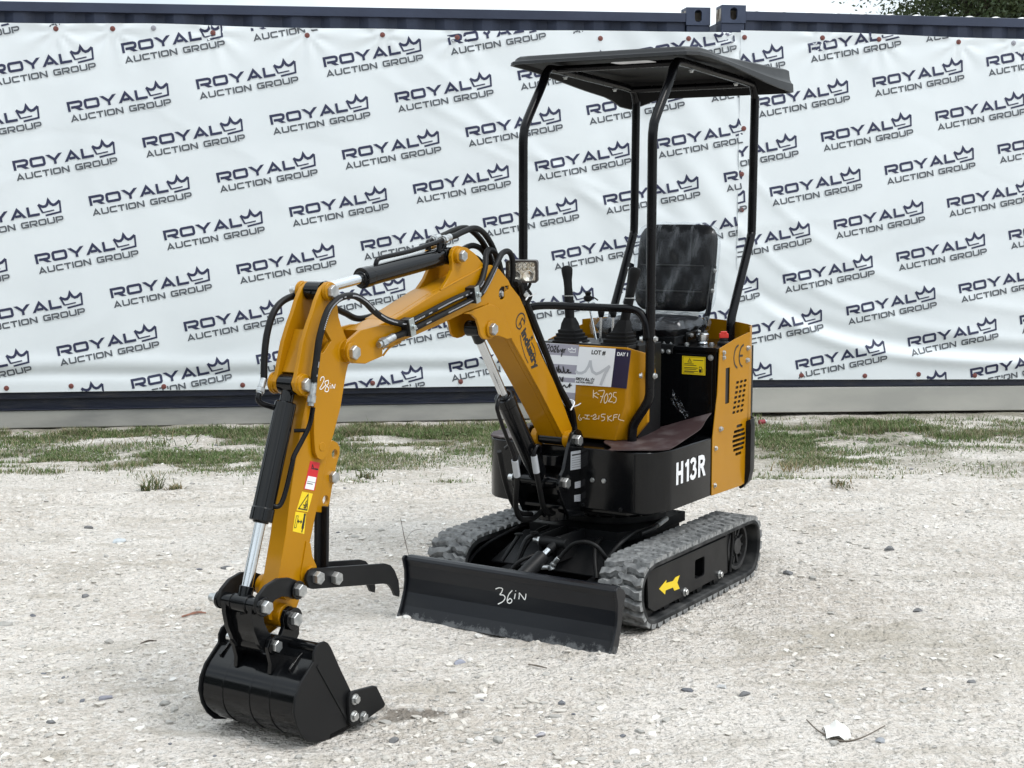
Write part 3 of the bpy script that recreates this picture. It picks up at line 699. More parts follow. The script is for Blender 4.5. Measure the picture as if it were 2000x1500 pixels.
def container(label, s0, s1, n, zb, zt, tilt, low_rail, cast_end):
    org = CO+Vector((math.cos(ALPHA), math.sin(ALPHA), 0))*s0+Vector((math.sin(ALPHA), -math.cos(ALPHA), 0))*n
    root = thing('shipping_container', org, ALPHA, label, 'container', 'navy shipping containers'); root.rotation_euler = (0, tilt, ALPHA)
    Ln = s1-s0; W = 2.44
    mb = MB(); corrug(mb, .19, Ln-.19, zb+.14, zt-.06, .022); corrug(mb, .19, Ln-.19, zb+.14, zt-.06, W-.06)
    mb.box((.06, .05, zb+.1), (.09, W-.05, zt-.05)); mb.box((Ln-.09, .05, zb+.1), (Ln-.06, W-.05, zt-.05))
    mb.build('side_wall', 'navy', root, recalc=False, angle=20)
    mb = MB(); mb.box((.185, 0, zt-.068), (Ln-.185, .06, zt)); mb.box((.185, W-.06, zt-.068), (Ln-.185, W, zt)); mb.build('top_rail', 'navy', root, bevel=.004)
    mb = MB()
    if low_rail:
        mb.box((.185, 0, zb+.085), (Ln-.185, .05, zb+.14)); mb.box((.185, .045, zb+.006), (Ln-.185, .06, zb+.085)); mb.box((.185, .005, zb), (Ln-.185, .06, zb+.008))
    else: mb.box((.185, 0, zb), (Ln-.185, .05, zb+.055))
    mb.box((.185, W-.05, zb), (Ln-.185, W, zb+.14)); mb.build('bottom_rail', 'navydark', root, bevel=.003)
    for a in (0, Ln-.18):
        for y0, y1 in ((.004, .16), (W-.16, W-.004)):
            mb = MB(); mb.box((a, y0, zb+.12), (a+.18, y1, zt-.088)); mb.build('corner_post', 'navy', root, bevel=.008)
    for a in (0, Ln-.185):
        casting(root, a, a+.185, zt-.09, zt+.042, -.004, .16)
    mb = MB(); mb.box((.06, .06, zb+.06), (Ln-.06, W-.06, zb+.10)); mb.build('floor', 'navydark', root)
    mb = MB(); P = []; xs = np.arange(.2, Ln-.2, .0135)
    for x in xs:
        q = (x % .212)/.212; h = .030*max(0, math.sin(math.pi*min(q/.62, 1)))**.8 if q < .62 else 0
        e = zt-.012+(h if cast_end == 'ribs' else h*.25)
        P += [(x, .03, e-.012), (x, .075, e), (x, W-.08, e), (x, W-.03, e-.012)]
    mb.grid(P, len(xs), 4); mb.build('roof', 'roofwhite' if cast_end == 'ribs' else 'navy', root, recalc=False, angle=60)
    return root
container('navy container on the left, with a deep bottom rail on grey concrete', -7.0, 5.192, 0.0, .078, 2.990, 0, True, 'flat')
container('navy container on the right, white roof ribs showing above its top rail', 5.229, 17.42, .09, .178, 3.001, .0085, False, 'ribs')
def beam(label, s0, s1, n, z0, z1, mat, tilt=0, name='concrete_beam'):
    org = CO+Vector((math.cos(ALPHA), math.sin(ALPHA), 0))*s0+Vector((math.sin(ALPHA), -math.cos(ALPHA), 0))*n
    mb = MB(); mb.box((0, 0, z0), (s1-s0, .5, z1)); o = mb.build(name, mat, None, bevel=.008)
    o.location = org; o.rotation_euler = (0, tilt, ALPHA); return tag(o, label, 'concrete beam', 'concrete beams under the containers')
beam('darker grey concrete beam under the left container', -7.0, 5.40, -.015, -.055, .074, 'concrete')
beam('pale concrete beam with dark gap below, under the right container', 5.47, 17.4, .105, -.022, .172, 'concrete2', .009)
beam('short pale concrete beam end joined to the long one by a vertical seam', 5.405, 5.466, .102, -.022, .172, 'concrete2', 0)

# ------------------------------------------------------------------ banners
def fold(s, z, which):
    s = np.asarray(s, float); z = np.asarray(z, float)
    if which == 0:
        n = .030+.085*sstep(s, 4.2, 5.15)
        d = .0035*np.sin(3.1*s+1.1*z+.7)+.0022*np.sin(7.3*s+4.2*z)
        d = d+.010*np.exp(-((z-.42-.012*np.sin(3*s))/.050)**2)-.012*np.exp(-((z-.335-.012*np.sin(2.3*s+1))/.035)**2)
        d = d+.007*np.exp(-((s*.55+z-4.1-.1*np.sin(2*z))/.05)**2)*sstep(s, 2.4, 3.2)+.006*np.exp(-((s*.8+z-5.05)/.05)**2)*sstep(s, 2.6, 3.4)
        d = d+.006*np.exp(-((s*.45+z-3.55)/.045)**2)*sstep(s, 2.8, 3.6)
        d = d+.005*np.sin(26*(s*.80+z*.6))*sstep(s, 3.9, 4.9)*(.4+.6*np.sin(3*z)**2)
        dx, dz = s-5.42, z-2.80; r = np.hypot(dx, dz)+1e-6; th = np.arctan2(dz, dx)
        d = d+.012*np.sin(th*15)*np.exp(-r/.22)*sstep(r, .02, .08)
        cx = (.4367, .8284, 1.5285, 2.1972, 2.7396, 3.2852)
    else:
        n = .122
        d = .003*np.sin(2.7*s-1.3*z+.4)+.002*np.sin(6.9*s+3.1*z)
        q = z-.62+.42*np.exp(-((s-7.9)/1.9)**2*-1*0)-.0
        arc = z-(.30+.62*np.exp(-(s-5.42)/.75))
        d = d+.017*np.exp(-(arc/.05)**2)*sstep(s, 5.5, 5.9)-.013*np.exp(-((arc-.10)/.06)**2)
        arc2 = z-(.42+.95*np.exp(-(s-5.42)/.95)); d = d+.010*np.exp(-(arc2/.05)**2)
        arc3 = z-(.62+1.25*np.exp(-(s-5.42)/1.0)); d = d+.007*np.exp(-(arc3/.05)**2)
        d = d+.008*np.exp(-((z-.37+.05*(s-7.2))/.035)**2)*sstep(s, 6.3, 6.9)
        cx = (6.024, 6.464, 7.097, 7.54)
    rd = 1-np.abs(2*fbm(s*.9+z*.55+which*7, z*.8-s*.25, 2, 90)-1); d = d+.0028*np.clip((rd-.80)/.2, 0, 1)**2
    rd = 1-np.abs(2*fbm(s*.5-z*.7+which*3, z*1.5+s*.5, 2, 33)-1); d = d-.0022*np.clip((rd-.82)/.18, 0, 1)**2
    for c in cx:
        dx, dz = s-c, z-2.80; r = np.hypot(dx, dz)+1e-6
        d = d+.011*np.sin(np.arctan2(dz, dx)*9+c)*np.exp(-r/.15)*sstep(r, .02, .07)
    return n+d
def banner(label, which, s0, s1, top, bot, b0, v1, v2, clip):
    root = thing('banner', CO, ALPHA, label, 'banner', 'printed vinyl banners on the containers')
    mb = MB(); xs = np.arange(s0, s1+.001, .022 if which else .022); nz = 115
    S, T = np.meshgrid(xs, np.linspace(0, 1, nz), indexing='ij'); zt = top(S); zb_ = bot(S); ZZ = zb_+(zt-zb_)*T
    Nn = fold(S, ZZ, which); P = np.stack([S, -Nn, ZZ], -1).reshape(-1, 3).tolist(); mb.grid(P, len(xs), nz, 0)
    ux = Vector((math.cos(R(10.4)), math.sin(R(10.4)))); uy = Vector((-ux.y, ux.x))
    for i in range(-9, 10):
        for j in range(-14, 15):
            p = b0+v1*i+v2*j
            if p.x < clip[0]-.8 or p.x > clip[1]+.1 or p.y < -.1 or p.y > 3.0: continue
            def fn(u, v, h, p=p):
                q = p+ux*u+uy*v; return (q.x, q.y, h)
            tmp = MB()
            strokes_to(tmp, word_strokes('ROYAL', .071, 0, 0, .15, width=.566), fn, 1, .03)
            strokes_to(tmp, crown_strokes(.567, -.002, .150, .098), fn, 1, .03)
            strokes_to(tmp, word_strokes('AUCTION GROUP', .0455, .004, -.073, .24, t=.225, width=.716), fn, 2, .03)
            V = np.array(tmp.v); Fq = []; Mq = []
            for f, m_ in zip(tmp.f, tmp.m):
                c = V[list(f)].mean(0)
                if s0+.004 < c[0] < s1-.004 and bot(c[0])+.004 < c[1] < top(c[0])-.004: Fq.append(f); Mq.append(m_)
            if not Fq: continue
            nn = fold(V[:, 0], V[:, 1], which)+.0022+V[:, 2]
            b = len(mb.v); mb.v += [(a, -n_, c) for a, c, n_ in zip(V[:, 0], V[:, 1], nn)]; mb.f += [tuple(k+b for k in f) for f in Fq]; mb.m += Mq
    mb.build('printed_sheet', ['banner', 'logonavy', 'logogrey'], root, recalc=False, angle=180)
    return root
M['banner'] = mk('banner_vinyl', (.735, .775, .80), .42, base2=(.69, .73, .757), scale=1.2, detail=6, bump=.10, bscale=7, bdist=.012, lo=.4, hi=.7)
V2 = lambda a, b: Vector((a, b))
bn0 = banner('large white banner on the left container, repeating logos, running behind the machine', 0, -4.2, 5.425,
             lambda s: 2.838+.006*np.sin(np.asarray(s)*1.7)-.004*np.sin(np.asarray(s)*4.1), lambda s: .2165-.003*np.asarray(s),
             V2(.893, 2.636), V2(.9063, .1682), V2(.5174, -.2478), (-4.2, 5.42))
bn1 = banner('white banner on the right container, edge seam beside the canopy post', 1, 5.395, 9.4,
             lambda s: 2.858-.0155*(np.asarray(s)-5.4)+.004*np.sin(np.asarray(s)*3.3), lambda s: .2335-.0125*(np.asarray(s)-5.67),
             V2(5.9226, 2.6956), V2(.9008, .1638), V2(.5089, -.2472), (5.395, 9.4))
def washers(root, which, pts):
    for i, (s, z) in enumerate(pts):
        mb = MB(); n = float(fold(s, z, which)); mb.lathe((s, -n, z), (0, -1, 0), [(0, .0185), (.004, .0185), (.006, .015), (.006, .006), (.010, .005)], 18)
        mb.build('grommet', 'rustcap' if (s, z) not in GREYW else 'greyink', root)
GREYW = {(1.1131, 2.8153), (7.5396, 2.7923)}
washers(bn0, 0, [(.4367,2.8014),(.8284,2.8073),(1.1131,2.8153),(1.5285,2.7893),(2.1972,2.7812),(2.7396,2.7928),(3.2852,2.7825),(4.35,2.79),(5.0,2.79),(.002,.2485),(.4555,.2563),(1.1148,.2422),(1.6844,.2446),(2.64,.245),(3.30,.245),(-.5,2.80),(-1.1,2.81)])
washers(bn1, 1, [(5.4233,2.8036),(6.024,2.8086),(6.4643,2.8036),(7.0966,2.7937),(7.5396,2.7923),(5.9217,.2645),(6.4303,.253),(6.8652,.2586),(7.3219,.2438),(5.43,2.1339),(5.425,1.5278),(5.42,1.7955),(8.2,2.79)])
# small red can lying in the gap under the right beam
x, y = gp(1489, 818); y -= .02
mb = MB(); zc = float(ground_z(x, y))+.028; mb.lathe((x-.03, y, zc), (1, .25, .05), [(0, .014), (.004, .019), (.045, .019), (.052, .014)], 16)
mb.lathe((x+.018, y+.012, zc+.002), (1, .25, .05), [(0, .0195), (.008, .0195)], 16, 1)
tag(mb.build('drink_can', ['canred', 'alu']), 'small red can in the dark gap under the right concrete beam', 'can')
# ================================================================== the mini excavator (local axes: x forward, y to its left, z up)
EX = thing('mini_excavator', (.453, 6.084, 0), R(-122.3), 'amber and black tracked mini excavator with canopy, blade, boom and bucket parked on gravel', 'excavator')
def rrect(x0, z0, x1, z1, r, n=5):
    out = []
    for cx, cz, a0 in ((x1-r, z1-r, 0), (x0+r, z1-r, 90), (x0+r, z0+r, 180), (x1-r, z0+r, 270)):
        for k in range(n+1): a = R(a0+90*k/n); out.append((cx+r*math.cos(a), cz+r*math.sin(a)))
    return out
def circ(x, z, r, n=20): return [(x+r*math.cos(2*math.pi*i/n), z+r*math.sin(2*math.pi*i/n)) for i in range(n)]
def bolt(parent, p, d, r=.015, h=.011, mat='zinc', dome=False, name='bolt'):
    mb = MB(); mb.bolt(p, d, r, h, 0, r < .017, dome)
    if d[1] < -.9 and r > .016: mb.cyl(Vector(p)+Vector(d)*h, Vector(p)+Vector(d)*(h+.020), r*.62, n=16)
    return mb.build(name, mat, parent, angle=30)
PL = (0, 1, 0); PF = (1, 0, 0); PZ = (0, 0, 1)
def onL(l): return lambda u, v, h: (u, l+h, v)         # drawn in (F,Z) on a left-hand face
def onF(f): return lambda u, v, h: (f+h, u, v)         # drawn in (L,Z) on a front face

# ---- tracks
def track_path():
    key = [(-.28,.0),(.30,0),(.60,0),(.662,.012),(.705,.055),(.735,.11),(.743,.155),(.736,.20),(.713,.237),(.675,.262),(.625,.276),(.20,.278),(-.29,.279),(-.335,.268),(-.372,.235),(-.392,.19),(-.396,.150),(-.388,.095),(-.365,.045),(-.33,.012)]
    P = []
    n = len(key)
    for i in range(n):
        a, b = Vector((*key[i], 0)), Vector((*key[(i+1) % n], 0))
        m = max(1, int((b-a).length/.012))
        for k in range(m): P.append(a.lerp(b, k/m))
    for _ in range(6): P = [(P[i-1]+P[i]*2+P[(i+1) % len(P)])/4 for i in range(len(P))]
    return P
TP = track_path()
_cum = [0]
for i in range(len(TP)): _cum.append(_cum[-1]+(TP[(i+1) % len(TP)]-TP[i]).length)
TL = _cum[-1]
def tp(s):
    s %= TL
    import bisect
    i = bisect.bisect_right(_cum, s)-1; i = min(i, len(TP)-1); a, b = TP[i], TP[(i+1) % len(TP)]
    t = (s-_cum[i])/max((b-a).length, 1e-9); p = a.lerp(b, t); d = (b-a).normalized(); return p, Vector((d.y, -d.x, 0))
def make_track(sg):
    lo, hi = .296, .471; mb = MB(); n = len(TP)
    prof = [(lo, -.017), (lo, -.036), (lo+.006, -.040), (hi-.006, -.040), (hi, -.036), (hi, -.024), (hi-.004, -.021), (lo+.004, -.021)]
    P = []
    for i in range(n):
        d = (TP[(i+1) % n]-TP[i-1]).normalized(); nn = Vector((d.y, -d.x, 0)); p = TP[i]
        for l, o in prof+[prof[0]]: q = p+nn*o; P.append((q.x, sg*l, q.y))
    mb.grid(P, n, len(prof)+1, 1, closed_u=True)
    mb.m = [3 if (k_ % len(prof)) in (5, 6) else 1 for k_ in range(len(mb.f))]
    NP = 48; pitch = TL/NP; mid = (lo+hi)/2
    r = random.Random(5)
    for k in range(NP):
        for row in (0, 1):
            s0 = k*pitch+(pitch*.5 if row else 0)
            l0, l1 = (lo+.001, mid+.012) if row == 0 else (mid-.012, hi-.001)
            NS = 5; vs = []
            for a in range(NS+1):
                t = a/NS; l = l0+(l1-l0)*t; e = t if row == 0 else 1-t          # e = 1 at the middle of the band
                w0 = pitch*(.43-.06*e); w1 = pitch*(.25-.09*e+.03*r.random()); sh = pitch*.48*e+.004*(r.random()-.5)
                zig = .0045*math.sin(a*2.6+row*1.5)+.002*(r.random()-.5)
                for ds, o in ((-w0, -.0220), (-w1, -.003-.003*r.random()), (w1, -.003-.003*r.random()), (w0, -.0220)):
                    p, nn = tp(s0+ds+sh+zig); q = p+nn*o; vs.append((q.x, sg*l, q.y))
            fs = []
            for a in range(NS): fs.append((a*4+1, (a+1)*4+1, (a+1)*4+2, a*4+2))
            mb.add(vs, fs, 0); b0_ = len(mb.v)-len(vs); sd = []
            for a in range(NS):
                for j in (0, 2): sd.append(tuple(b0_+q for q in (a*4+j, (a+1)*4+j, (a+1)*4+j+1, a*4+j+1)))
            sd += [tuple(b0_+q for q in (0, 1, 2, 3)), tuple(b0_+NS*4+j for j in (3, 2, 1, 0))]
            mb.f += sd; mb.m += [2]*len(sd)
    for k in range(NP):                                  # inner drive lugs
        s0 = k*pitch; p, nn = tp(s0); d = Vector((-nn.y, nn.x, 0)); c = p-nn*.052
        mb.obox((c.x, sg*(mid), c.y), (d.x*.010, 0, d.y*.010), (0, .016, 0), (nn.x*.014, 0, nn.y*.014), 1)
    return mb.build('track', ['rubber', 'bandside', 'rubberedge', 'rubberbase'], EX, angle=32)
def make_frame(sg):
    mb = MB(); y0, y1 = sorted((sg*.441, sg*.450))
    plate = [(.635,.224),(-.067,.222),(-.083,.071),(.573,.060),(.622,.086)]
    mb.fz(plate, y0, y1, 0, [rrect(.140, .108, .226, .184, .010)[::-1]])
    y0, y1 = sorted((sg*.335, sg*.4405)); mb.fz([(.625,.215),(.24,.216),(.24,.07),(.57,.068),(.612,.09)], y0, y1, 0); mb.fz([(.125,.216),(-.06,.215),(-.075,.078),(.125,.078)], y0, y1, 0)
    mb.fz([(.24,.216),(.125,.216),(.125,.078),(.24,.078)], *sorted((sg*.335, sg*.39)), 0)
    mb.add([(.635, sg*.450, .224), (-.067, sg*.450, .222), (-.06, sg*.40, .248), (.60, sg*.40, .248), (.63, sg*.45, .220), (-.067, sg*.45, .218), (-.06, sg*.40, .243), (.60, sg*.40, .243)],
           [(0,1,2,3),(7,6,5,4),(0,4,5,1),(1,5,6,2),(2,6,7,3),(3,7,4,0)], 0)
    mb.fz([(-.085,.232),(-.155,.226),(-.16,.205),(-.125,.06),(-.10,.06),(-.088,.07)], *sorted((sg*.40, sg*.432)), 0)
    mb.tube([(-.06, sg*.44, .246), (-.13, sg*.44, .240), (-.15, sg*.44, .20), (-.128, sg*.44, .06)], .007, 8, 4, 0)
    o = mb.build('track_frame', 'satin', EX, bevel=.004)
    for f, z in ((.318, .079), (-.003, .080)): bolt(o, (f, sg*.450, z), (0, sg, 0), .0125, .010)
    mb = MB()
    arrow = [(.538,.139),(.478,.160),(.480,.149),(.422,.144),(.400,.154),(.365,.154),(.385,.130),(.363,.102),(.409,.104),(.421,.119),(.484,.122),(.488,.107)]
    if sg < 0: arrow = arrow[::-1]
    mb.fz(arrow, *sorted((sg*.4503, sg*.4512)), 0); mb.build('arrow_sticker', 'stickyel', o)
    sp = None
    mb = MB(); c = (-.215, .152); yc = sg*.40
    def ringpoly(ro, ri, y0, y1, mat=0, n=40): mb.fz(circ(*c, ro, n), *sorted((y0, y1)), mat, [circ(*c, ri, n)[::-1]])
    ringpoly(.098, .083, sg*.345, sg*.436); mb.cyl((c[0], sg*.33, c[1]), (c[0], sg*.415, c[1]), .048, n=24); mb.cyl((c[0], sg*.415, c[1]), (c[0], sg*.436, c[1]), .034, n=24)
    for k in range(12):
        a = 2*math.pi*k/12+.1; mb.obox((c[0]+.066*math.cos(a), sg*.405, c[1]+.066*math.sin(a)), (.022*math.cos(a), 0, .022*math.sin(a)), (0, .018, 0), (-.0055*math.sin(a), 0, .0055*math.cos(a)))
        mb.obox((c[0]+.100*math.cos(a+.26), sg*.385, c[1]+.100*math.sin(a+.26)), (.012*math.cos(a+.26), 0, .012*math.sin(a+.26)), (0, .014, 0), (-.010*math.sin(a+.26), 0, .010*math.cos(a+.26)))
    sp = mb.build('sprocket', 'castblack', EX, bevel=.002)
    for k in range(5):
        a = 2*math.pi*k/5+.4; bolt(sp, (c[0]+.036*math.cos(a), sg*.416, c[1]+.036*math.sin(a)), (0, sg, 0), .0065, .006, 'satin', False)
    mb = MB(); mb.lathe((.60, sg*.335, .138), (0, sg, 0), [(0,.098),(.03,.098),(.034,.085),(.07,.085),(.074,.098),(.10,.098)], 32); mb.build('idler', 'satin', EX)
    for f in (.45, .322, .16, .003):
        mb = MB(); mb.lathe((f, sg*.345, .062), (0, sg, 0), [(0,.042),(.02,.042),(.022,.030),(.06,.030),(.062,.042),(.085,.042),(.088,.025),(.094,.025)], 24); mb.build('track_roller', 'satin', EX)
for sg in (1, -1): make_track(sg); make_frame(sg)

def hose(pts, r=.0105, name='hydraulic_hose', parent=None, sleeve=(), mat='hose', prt=None):
    mb = MB(); mb.tube(pts, r, 12, 7, 0)
    if prt:
        Q = catmull(pts, 14); rr_ = random.Random(3); k0, k1 = int(prt[0]*len(Q)), int(prt[1]*len(Q)); gap = 0
        for i in range(k0, k1-1):
            a, b = Q[i], Q[i+1]; n_seg = max(1, int((b-a).length/.004))
            for j in range(n_seg):
                gap -= 1
                if gap > 0: continue
                if rr_.random() < .08: gap = rr_.randint(3, 9); continue
                p = a.lerp(b, (j+.1)/n_seg); q = a.lerp(b, (j+.62)/n_seg); d = (b-a).normalized(); u = d.cross(Vector((0,1,0))).normalized()
                o = Vector((0, r+.0004, 0)); hw = .0019+.0004*rr_.random(); sg_ = Vector((0,0,1)) if u.z >= 0 else Vector((0,0,-1))
                up = u*hw; mb.add([p+o-up, q+o-up, q+o+up, p+o+up], [(0,1,2,3)], 2)
    for a, b in sleeve: mb.cyl(a, b, r*1.28, n=14, mat=1); 
    return mb.build(name, [mat, 'galv', 'palegrey'], parent or EX, recalc=not prt)
def fitting(a, b, r=.012):
    a, b = Vector(a), Vector(b); mb = MB(); d = (b-a)
    mb.cyl(a, a+d*.55, r*.92, n=16); mb.cyl(a+d*.55, a+d*.6, r*1.12, n=16); mb.cyl(a+d*.6, a+d*.86, r*1.22, n=6); mb.cyl(a+d*.86, b, r*.8, n=14)
    return mb.build('hose_fitting', 'galv', EX, bevel=.001)
# ---- undercarriage centre
mb = MB()
mb.fl([(.40,-.20),(.40,.20),(.30,.24),(-.12,.24),(-.12,-.24),(.30,-.24)], .255, .296)
mb.fl([(.32,-.16),(.32,.16),(-.15,.2),(-.15,-.2)], .10, .255)
mb.box((.05,-.34,.12),(.16,.34,.20)); mb.box((.36,-.34,.10),(.45,.34,.16))
mb.add([(.40,-.22,.262),(.40,.22,.262),(.56,.28,.16),(.56,-.28,.16),(.40,-.22,.255),(.40,.22,.255),(.56,.28,.152),(.56,-.28,.152)], [(0,1,2,3),(7,6,5,4),(0,4,5,1),(1,5,6,2),(2,6,7,3),(3,7,4,0)])
mb.box((.30,-.30,.06),(.74,.30,.066))
mb.box((.40,-.035,.20),(.60,-.023,.30)); mb.box((.40,.045,.20),(.60,.057,.30))
mb.build('undercarriage_frame', 'satin', EX, bevel=.004)
mb = MB(); mb.lathe((.08, 0, .298), (0, 0, 1), [(0,.225),(.025,.225),(.028,.21),(.05,.21),(.052,.235),(.094,.235)], 48)
for k in range(24):
    a = 2*math.pi*k/24; mb.bolt((.08+.217*math.cos(a), .217*math.sin(a), .323), (0,0,1), .008, .006)
mb.build('slew_ring', 'satin', EX)

hose([(.42,.14,.27),(.50,.16,.262),(.56,.19,.22),(.60,.22,.16)], .008); hose([(.42,-.10,.29),(.50,-.105,.282),(.56,-.12,.235),(.60,-.13,.17)], .008)
hose([(.30,.26,.30),(.40,.262,.30),(.48,.25,.27),(.54,.22,.21)], .009); hose([(.22,.28,.302),(.30,.30,.306),(.38,.29,.30)], .009)
mb = MB(); mb.cyl((.22,.28,.302),(.10,.26,.306),.011, n=16); mb.build('hose_fitting', 'galv', EX)
# ---- dozer blade
mb = MB()
face = [(.946,.222),(.936,.200),(.932,.150),(.942,.098),(.960,.050),(.982,.002)]
prof = face+[(.970,.002),(.953,.04),(.938,.075),(.927,.11),(.919,.15),(.918,.18),(.914,.205),(.905,.222),(.903,.230),(.912,.237),(.928,.238),(.940,.233)]
mb.fz(prof, -.415, .487)
mb.box((.90,-.40,.10),(.925,.47,.125)); mb.obox((.905,.036,.06),(.02,0,-.01),(0,.42,0),(.004,0,.008))
bl = mb.build('dozer_blade', 'blade', EX, bevel=.003, angle=4)
for l0, l1 in ((-.424,-.4145), (.4865,.496)):
    mb = MB(); mb.fz([(.960,.229),(.954,.236),(.944,.240),(.905,.226),(.888,.208),(.888,.194),(.905,.16),(.915,.10),(.935,.03),(.955,-.002),(.996,-.002),(.998,.008),(.972,.055),(.952,.105),(.946,.14),(.946,.18)], l0, l1)
    mb.build('end_plate', 'blade', bl, bevel=.003)
def bladeF(z):
    for (f0, z0), (f1, z1) in zip(face, face[1:]):
        if z1 <= z <= z0: return f0+(f1-f0)*(z0-z)/(z0-z1)
    return .95
fb = lambda u, v, h: (bladeF(v)+.0012+h, u, v)
mb = MB(); hand(mb, [[(-.017,.161),(.0,.168),(.014,.166),(.009,.152),(.003,.143),(.018,.143),(.026,.135),(.019,.121),(-.002,.108)],
 [(.056,.166),(.043,.152),(.037,.138),(.037,.123),(.045,.118),(.054,.122),(.056,.130),(.047,.135),(.038,.126)], [(.069,.156),(.066,.136)], [(.071,.168),(.0715,.165)],
 [(.085,.138),(.086,.150),(.087,.161),(.098,.150),(.110,.140),(.113,.150),(.115,.162)]], fb, .0038)
mb.build('chalk_mark', 'chalk', bl)
for l in (-.2, .24):
    mb = MB(); mb.add([(.93,l-.03,.05),(.93,l+.03,.05),(.40,l*.8+.03,.10),(.40,l*.8-.03,.10),(.93,l-.03,.12),(.93,l+.03,.12),(.40,l*.8+.03,.17),(.40,l*.8-.03,.17)], [(3,2,1,0),(4,5,6,7),(0,1,5,4),(1,2,6,5),(2,3,7,6),(3,0,4,7)])
    mb.build('blade_arm', 'satin', EX, bevel=.004)
mb = MB(); mb.cyl((.62,.035,.262),(.66,.012,.225),.013,mat=1); mb.cyl((.655,.015,.229),(.90,-.03,.105),.030,mat=0); mb.cyl((.585,.052,.290),(.63,.03,.253),.017,mat=0); mb.cyl((.60,-.025,.277),(.60,.09,.277),.020)
bc = mb.build('blade_cylinder', ['satin', 'chrome'], EX, bevel=.002)
bolt(bc, (.60,-.026,.277), (0,-1,0), .017, .010); mb = MB()
hose([(.665,.095,.235),(.655,.115,.262),(.65,.15,.295),(.65,.20,.308),(.645,.245,.295),(.62,.27,.25),(.56,.28,.20)], .0085)
fitting((.668,.094,.238), (.672,.062,.198), .010); mb = MB(); mb.cyl((.672,.062,.198),(.69,.02,.196),.009,n=14); mb.cyl((.672,.067,.190),(.672,.06,.205),.013,n=14); mb.build('hose_elbow', 'galv', EX)
hose([(.72,-.105,.145),(.70,-.092,.178),(.68,-.055,.215),(.62,-.02,.23),(.55,-.01,.22)], .0085); fitting((.72,-.105,.147),(.735,-.112,.115),.010)
for (a, b, c) in (((.60,-.055,.30),(.62,-.085,.27),(.66,-.10,.19)), ((.56,-.15,.275),(.58,-.165,.24),(.62,-.19,.18))):
    mb = MB(); mb.tube([a, b, c], .008, 10, 6); mb.lathe(a, (0,0,1), [(0,.008),(.002,.017),(.006,.017),(.008,.008)], 14); mb.build('steel_pipe', 'satin', EX)
mb = MB(); mb.tube([(.42,-.24,.272),(.60,-.30,.215),(.74,-.30,.14)], .006, 8, 4); mb.tube([(.80,-.24,.14),(.66,-.08,.155),(.62,-.06,.16)], .006, 8, 4); mb.build('steel_pipe', 'satin', EX)

# ---- upper body
mb = MB()
plan = [(.478,-.28),(.476,.05),(.466,.318),(.455,.345),(.435,.363),(.345,.394),(.33,.398),(-.30,.398),(-.40,.37),(-.47,.30),(-.51,.18),(-.52,0),(-.51,-.18),(-.47,-.30),(-.40,-.37),(-.30,-.398),(.33,-.398),(.375,-.392),(.425,-.365),(.462,-.325)]
mb.fl(plan, .392, .630)
mb.fl([(.44,-.26),(.44,.26),(.2,.34),(-.3,.34),(-.3,-.34),(.2,-.34)], .372, .3915)
body = mb.build('lower_body', 'black', EX, bevel=.006)
for f, l, z in ((.4685,.129,.508),(.4675,.178,.509)): bolt(body, (f,l,z), (1,0,.0), .0095, .007)
for f, l, z in ((.475,.06,.41),(.474,.09,.408),(.469,.25,.405)): bolt(body, (f,l,z), (1,0,0), .006, .005, 'satin', False)
mb = MB()
t_ = .0185; hs = [([(.010,0),(.010,.087)],0,0,t_), ([(.046,0),(.046,.087)],0,0,t_), ([(.010,.044),(.046,.044)],0,0,t_*.9),
 ([(.0915,.087),(.0915,0)],0,0,t_), ([(.070,.065),(.086,.074)],0,0,t_*.85),
 ([(.114,.068),(.120,.077),(.131,.080),(.144,.076),(.149,.066),(.145,.054),(.134,.047)],0,0,t_*.92), ([(.130,.046),(.144,.043),(.152,.033),(.152,.023),(.145,.011),(.132,.007),(.119,.011),(.112,.022)],0,0,t_*.92),
 ([(.181,0),(.181,.078),(.202,.078),(.215,.074),(.220,.063),(.216,.050),(.202,.044),(.184,.044)],0,0,t_), ([(.203,.042),(.225,0)],0,1,t_)]
strokes_to(mb, [([(p[0]*1.12, p[1]) for p in P], c_, h_c, t) for P, c_, h_c, t in hs], lambda u, v, h: (.300-u, .3988+h, .4865+v), 0)
mb.build('model_lettering', 'white', body, recalc=False)
mb = MB(); mb.box((.4685,.305,.40),(.4705,.3085,.62)); mb.build('panel_seam', 'satin', body)
# floor mat, curling up at its rear edge
mb = MB(); n = 26; m_ = 14; P = []
for i in range(n):
    for j in range(m_):
        t = i/(n-1); u = j/(m_-1)
        if i == 0: pass
        f = -.028+.543*t
        outer = .392+.018*float(sstep(f, .0, .12))-.16*float(sstep(f, .38, .53)); inner = .12+.10*float(sstep(f, .36, .50))
        l = inner+(float(outer)-inner)*u
        lift = .085*(1-t)**2.2*u**1.2+.002*math.sin(f*21+u*3)+.004*math.sin(math.pi*u)*math.sin(f*9+1)
        P.append((f, l, max(.643+lift-.003*u**3*t, .6375)))
P2 = [(a, b, c-.004) for a, b, c in P]
mb.grid(P, n, m_); mb.grid(P2, n, m_)
edge = [i*m_ for i in range(n)]+[(n-1)*m_+j for j in range(1, m_)]+[i*m_+m_-1 for i in range(n-2, -1, -1)]+[j for j in range(m_-2, 0, -1)]
b0 = 0; k = n*m_
mb.f += [(edge[i], edge[(i+1) % len(edge)], edge[(i+1) % len(edge)]+k, edge[i]+k) for i in range(len(edge))]; mb.m += [0]*len(edge)
mb.build('floor_mat', 'mat', EX, angle=50)
